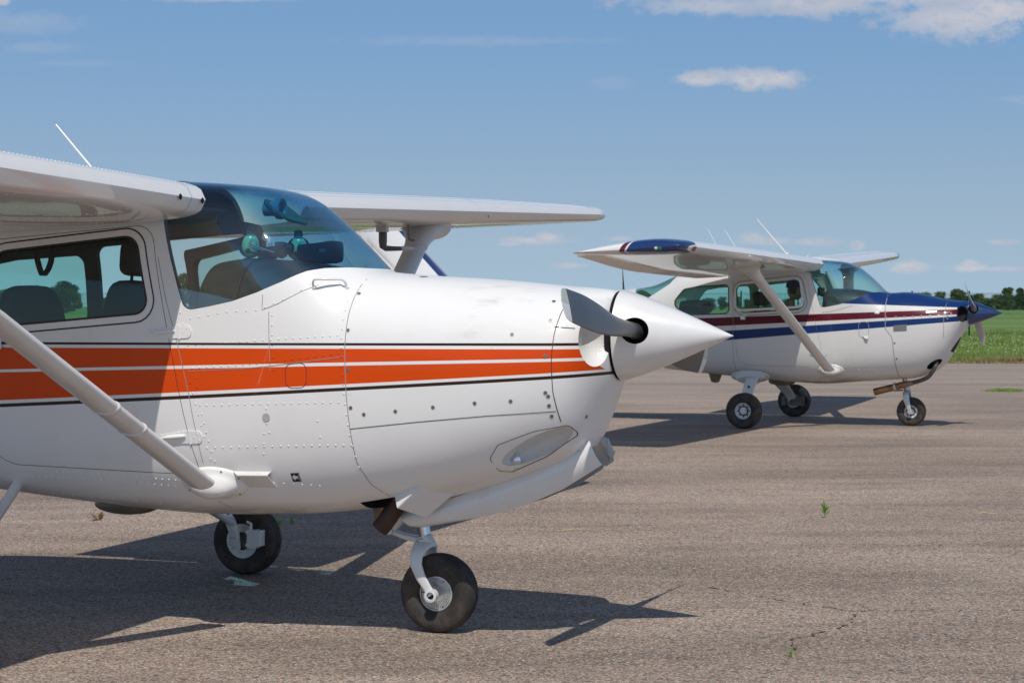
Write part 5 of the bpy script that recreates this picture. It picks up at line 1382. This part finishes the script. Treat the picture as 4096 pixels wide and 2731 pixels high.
# ------------------------------------------------------------------ grass verge
def leafmat(name, c0, c1, rough=.7, trans=.25, scale=1.3):
    m, b = newmat(name); o, x, y, z = objxyz(); n = noise(o, scale, 3)
    oi = S.nt.nodes.new('ShaderNodeObjectInfo')
    setp(b, Base_Color=mixc(smooth(n, .3, .7), c0, c1), Roughness=rough)
    tr = S.nt.nodes.new('ShaderNodeBsdfTranslucent'); S.nt.links.new(mixc(smooth(n, .3, .7), c0, c1).s, tr.inputs[0])
    mx = S.nt.nodes.new('ShaderNodeMixShader'); mx.inputs[0].default_value = trans
    out = S.nt.nodes['Material Output']; S.nt.links.new(b.outputs[0], mx.inputs[1]); S.nt.links.new(tr.outputs[0], mx.inputs[2]); S.nt.links.new(mx.outputs[0], out.inputs[0])
    return m
G1 = leafmat('grass_blades', (.13, .24, .028), (.26, .36, .075), .8, .3, .6)
G2 = leafmat('seed_heads', (.30, .30, .13), (.42, .40, .22), .9, .3, 1)
FLW = simple('white_flower', (.62, .62, .50), .8)
DRY = simple('dry_grass', (.30, .20, .11), .9, 0, 0, .3, 10)
rd = random.Random(3)
mb = MB(); V = mb.v; Fc = mb.f; Mi = mb.m
def blade_(x, y, h, w_, mi, lean=.35, z0=-.01):
    a = rd.uniform(0, PI); cx_, sy_ = math.cos(a)*w_/2, math.sin(a)*w_/2; lx, ly = rd.uniform(-lean, lean)*h, rd.uniform(-lean, lean)*h
    k = len(V); V.extend([(x-cx_, y-sy_, z0), (x+cx_, y+sy_, z0), (x+lx*.4+cx_*.7, y+ly*.4+sy_*.7, z0+h*.6), (x+lx, y+ly, z0+h)]); Fc.extend([(k, k+1, k+2), (k, k+2, k+3)]); Mi.extend([mi, mi])
def clump(x, y): return mnoise.noise(Vector((x*.5, y*.5, 0)))
n = 0
while n < 62000:
    y = 46.0+(rd.random()**1.5)*46; t = y/7114
    x = rd.uniform(1500*t, 2350*t) if rd.random() < .78 else rd.uniform(-2300*t, 1500*t)
    c = clump(x, y); h = (.16+.16*max(-.6, c)+rd.uniform(0, .12))*min(1, (y-45.6)/1.6+.35)
    blade_(x, y, h, rd.uniform(.012, .03)*(1+(y-46)/40), 0 if rd.random() < .84 else 1); n += 1
for i in range(1500):
    y = 46.6+(rd.random()**1.3)*34; t = y/7114; x = rd.uniform(1500*t, 2350*t)
    if clump(x*.8+7, y*.8) < .02: continue
    h = rd.uniform(.16, .42); r_ = rd.uniform(.006, .014)
    k = len(V); V.extend([(x-r_, y, h-r_*.7), (x+r_, y, h-r_*.7), (x+r_, y+.01, h+r_*.7), (x-r_, y+.01, h+r_*.7), (x, y-r_, h), (x, y+r_, h+r_*.4)]); Fc.extend([(k, k+1, k+2, k+3), (k, k+4, k+1), (k+3, k+2, k+5)]); Mi.extend([2, 2, 2])
for i in range(1500):
    x = rd.gauss(12.9, .55); y = 46.0+abs(rd.gauss(0, .25)); blade_(x, y, rd.uniform(.05, .20), .02, 3, 1.2)
for i in range(2500):
    x = rd.uniform(4, 14.5); y = 45.75+abs(rd.gauss(0, .18)); blade_(x, y, rd.uniform(.03, .09), .02, 3 if rd.random() < .7 else 0, 1.2)
tag(mb.build('grass', [G1, G2, FLW, DRY], None, fix=False, smooth_=False), 'tall meadow grass with white flowers along the edge of the apron', 'grass', kind='stuff')

# ------------------------------------------------------------------ fence
fe = empty('mesh_fence', (0, 78, 0)); tag(fe, 'dark green welded wire mesh fence with thin posts standing in the meadow behind both aeroplanes', 'fence')
pm = MB(); pm.box((0, 0, 1.05), (.06, .06, 2.14)); pm.box((0, 0, 2.13), (.075, .075, .02)); post0 = None
wm = MB()
for i in range(46): wm.box((.055*i+.03, -.035, 1.06), (.0085, .0085, 2.02))
for j in range(10): wm.box((1.25, -.042, .08+.215*j), (2.5, .009, .009))
px0 = 20.05-2.5*17
for i in range(20):
    x = px0+2.5*i
    if post0 is None:
        post0 = pm.build('post', GREENP, fe, smooth_=False); pan0 = wm.build('mesh_panel', GREENP, fe, smooth_=False); a, b = post0, pan0
    else:
        a = post0.copy(); COL.objects.link(a); a.parent = fe; b = pan0.copy(); COL.objects.link(b); b.parent = fe
    a.location = (x, 0, 0); b.location = (x, 0, 0)

# ------------------------------------------------------------------ trees on the horizon
BARK = simple('bark', (.09, .07, .055), .9, 0, 0, .3, 3)
TL = [leafmat('tree_leaves_a', (.055, .088, .03), (.12, .165, .06), .7, .2, .9), leafmat('tree_leaves_b', (.065, .098, .034), (.14, .185, .075), .7, .2, .9), leafmat('tree_leaves_c', (.05, .078, .03), (.10, .14, .055), .7, .2, .9)]
def tree_proto(seed, wd, tall, mat, spread=1.):
    rd = random.Random(seed); mb = MB(); lean = rd.uniform(-.03, .03)
    mb.tube([(0, 0, 0), (lean, 0, .25), (lean*1.5, 0, .6), (lean*2, 0, .9)], [.022, .017, .010, .003], 8)
    cl = []
    for i in range(30):
        z = rd.uniform(.05, .90); rz = wd*math.sin(min(1, (1.04-z)/.82)**.75*PI*.62)*1.0
        a = rd.uniform(0, 2*PI); r_ = rz*rd.uniform(.25, .95); c = Vector((r_*math.cos(a), r_*math.sin(a), z)); cl.append((c, rd.uniform(.10, .19)*(.7+wd)))
        mb.tube([(lean, 0, max(.12, z-.22)), c*.55+Vector((0, 0, z*.42)), c], [.008, .005, .002], 5)
    tr = (mb, )
    lb = MB()
    for c, s_ in cl:
        for k in range(240):
            v = Vector((rd.gauss(0, 1), rd.gauss(0, 1), rd.gauss(0, 1))); v = v.normalized()*(rd.random()**.4)*s_; v.z *= .75
            p = c+v; q = rd.uniform(.016, .034); A = Vector((rd.gauss(0, 1), rd.gauss(0, 1), rd.gauss(0, 1))).normalized(); B = A.orthogonal().normalized()
            lb.add([p+A*q, p+B*q*.8, p-A*q, p-B*q*.8], [(0, 1, 2, 3)])
    return mb, lb, mat
PROT = [tree_proto(11, .42, 1, TL[0]), tree_proto(12, .34, 1, TL[1]), tree_proto(13, .50, 1, TL[2]), tree_proto(14, .25, 1, TL[1])]
proto_me = [None]*4
def tree(px, top, D, k, rot, label, group, wsc=1.):
    """px, top: where its crown stands from the camera; D metres away"""
    x = (px-2048)/7114*D; h = 1.48+(1224-top)/7114*D
    r = empty('tree', (x, D, 0), rot); r.scale = (h*wsc, h*wsc, h); tag(r, label, 'tree', group)
    if proto_me[k] is None:
        a, b, mt = PROT[k]; t = a.build('trunk', BARK, r, smooth_=False, fix=False); c = b.build('crown', mt, r, smooth_=False, fix=False); proto_me[k] = (t, c)
    else:
        for src in proto_me[k]: q = src.copy(); COL.objects.link(q); q.parent = r
    return r
GR = 'trees along the horizon beyond the fence'
for i, (px, top, D, k, ws, lb) in enumerate([
    (3678, 1158, 640, 2, 1.25, 'broad dark tree standing alone just above the blue nose cowling'),
    (3765, 1166, 650, 0, .9, 'small round dark tree left of the upright propeller blade'),
    (3832, 1156, 660, 0, 1.1, 'rounded tree directly behind the upright propeller blade'),
    (3868, 1168, 700, 2, .8, 'dark tree just left of the upright propeller blade tip, in the hedge line'),
    (3912, 1174, 700, 0, 1., 'low round tree right of the upright propeller blade'),
    (3955, 1182, 690, 2, 1., 'lowest tree of the row above the blue spinner tip'),
    (3990, 1178, 720, 0, .9, 'low tree between the dip in the row and the tall crowns at the right edge'),
    (4030, 1146, 640, 1, .8, 'tall pale crowned tree, left of the two tallest at the right edge'),
    (4078, 1148, 650, 1, .85, 'tall tree cut by the right edge of the photo'),
    (4130, 1155, 650, 0, 1., None), (4190, 1160, 650, 1, 1., None),
    (2598, 1192, 700, 2, 1.2, 'low dark tree seen just above the big white spinner'), (2640, 1196, 700, 0, 1.2, 'low tree seen between white spinner and slanted rear window'),
    (2760, 1190, 650, 0, 1.2, None), (2830, 1184, 650, 2, 1.1, None), (2890, 1186, 650, 0, 1.1, None), (2950, 1184, 650, 1, 1.1, None), (3000, 1190, 660, 2, 1.2, None), (3070, 1190, 650, 0, 1.2, None), (3140, 1190, 650, 2, 1.1, None), (3330, 1190, 660, 0, 1.2, None), (3400, 1188, 660, 2, 1.2, None), (3470, 1188, 660, 0, 1.2, None),
    (735, 1088, 330, 1, .85, 'tall tree seen through the open far doorway of the near cabin'), (700, 1130, 340, 0, .7, 'shorter tree beside the tall one in the open far doorway'),
    (862, 1178, 600, 0, 1.1, 'left of two low trees framed by the swung-out far door window'), (918, 1184, 600, 2, 1.1, 'right of two low trees framed by the swung-out far door window'),
    (252, 1108, 380, 3, 1.5, 'slim tree seen between the two seat backs through the near side window'), (148, 1138, 420, 1, .8, 'small tree just above the near seat back'), (300, 1168, 500, 0, 1., None), (60, 1180, 480, 2, 1.2, None), (15, 1155, 420, 1, .8, 'tree at the left edge behind the wing strut'), (420, 1190, 560, 0, 1.2, None), (520, 1190, 560, 2, 1.2, None), (600, 1185, 560, 0, 1.2, None), (1000, 1190, 560, 2, 1.2, None)]):
    tree(px, top, D, k, i*1.3, lb or 'distant leafy tree in the row glimpsed through or between the aeroplanes', GR, ws)
for i in range(26):
    px = 3610+i*20; D = 720+12*(i % 3)
    tree(px, 1194-5*(i % 3), D, i % 3, i*2.1, 'low bush of the dark hedge line under the horizon trees', 'hedge bushes at the far edge of the field', 1.5)

# ------------------------------------------------------------------ weeds, straws and litter on the apron
SPR = leafmat('sprout_leaf', (.20, .40, .04), (.28, .48, .08), .6, .3, 30)
def sprout(x, y, h, n, label, cat='weed', mat=None, spread=.5, name='weed'):
    rd = random.Random(int(x*1000)); mb = MB()
    if h > .06: mb.tube([(0, 0, -.01), (h*.05, 0, h*.35), (h*.12, 0, h*.6)], [.003, .0025, .002], 6)
    for i in range(n):
        a = rd.uniform(0, 2*PI); z0 = rd.uniform(.1, .6)*h if h > .06 else 0; L = h*rd.uniform(.35, .6) if h > .06 else h*rd.uniform(.8, 1.6); el = rd.uniform(.5, 1.35)
        d = Vector((math.cos(a)*math.cos(el)*spread*2, math.sin(a)*math.cos(el)*spread*2, math.sin(el))).normalized(); s_ = d.cross(Vector((.3, .4, 1))).normalized()*L*.11
        b = Vector((h*.1*z0/h, 0, z0)); mb.add([b, b+d*L*.5+s_, b+d*L, b+d*L*.5-s_], [(0, 1, 2, 3)])
    o = mb.build(name, mat or SPR, None, fix=False, smooth_=False); o.location = (x, y, 0); tag(o, label, cat); return o
sprout(2.187, 12.445, .115, 26, 'bright green sprout growing alone from the asphalt right of the near nose')
sprout(1.18, 7.515, .035, 12, 'tiny grass tuft in the asphalt at the bottom edge, below the curved crack')
sprout(-1.594, 12.088, .045, 10, 'small weed in the shade just right of the far main tyre, left one of two')
sprout(-1.50, 12.088, .045, 10, 'small weed in the shade right of the far main tyre, right one of two')
sprout(4.15, 14.2, .04, 8, 'thin dark grass blade in the asphalt at the right')
sprout(-2.858, 12.3, .06, 16, 'curled dry brown leaf lying on the asphalt under the near cabin', 'leaf', DRY, .9, 'dry_leaf')
gp = MB(); V, Fc, Mi = gp.v, gp.f, gp.m
for i in range(900): blade_(rd.gauss(0, .13), rd.gauss(0, .12), rd.uniform(.02, .06), .012, 0, .8, 0)
go_ = gp.build('grass_patch', [G1], None, fix=False, smooth_=False); go_.location = (8.56, 30.88, 0); tag(go_, 'flat green grass patch growing through the apron at the far right', 'grass patch')
STR = simple('straw', (.62, .45, .22), .7)
for (x0, y0, x1, y1, lb) in ((.30, 11.70, .52, 11.79, 'pale straw lying below the chin of the near nose'), (2.30, 13.76, 2.48, 13.60, 'thin pale straw lying beyond the green sprout'), (3.32, 12.70, 3.45, 12.655, 'short pale straw lying at the far right of the sprout')):
    mb = MB(); c = Vector(((x0+x1)/2, (y0+y1)/2, 0)); mb.tube([Vector((x0, y0, .004))-c, Vector(((x0+x1)/2, (y0+y1)/2+.02, .008))-c, Vector((x1, y1, .004))-c], .0022, 6); o = mb.build('straw', STR); o.location = c; tag(o, lb, 'straw', 'loose straws on the asphalt')
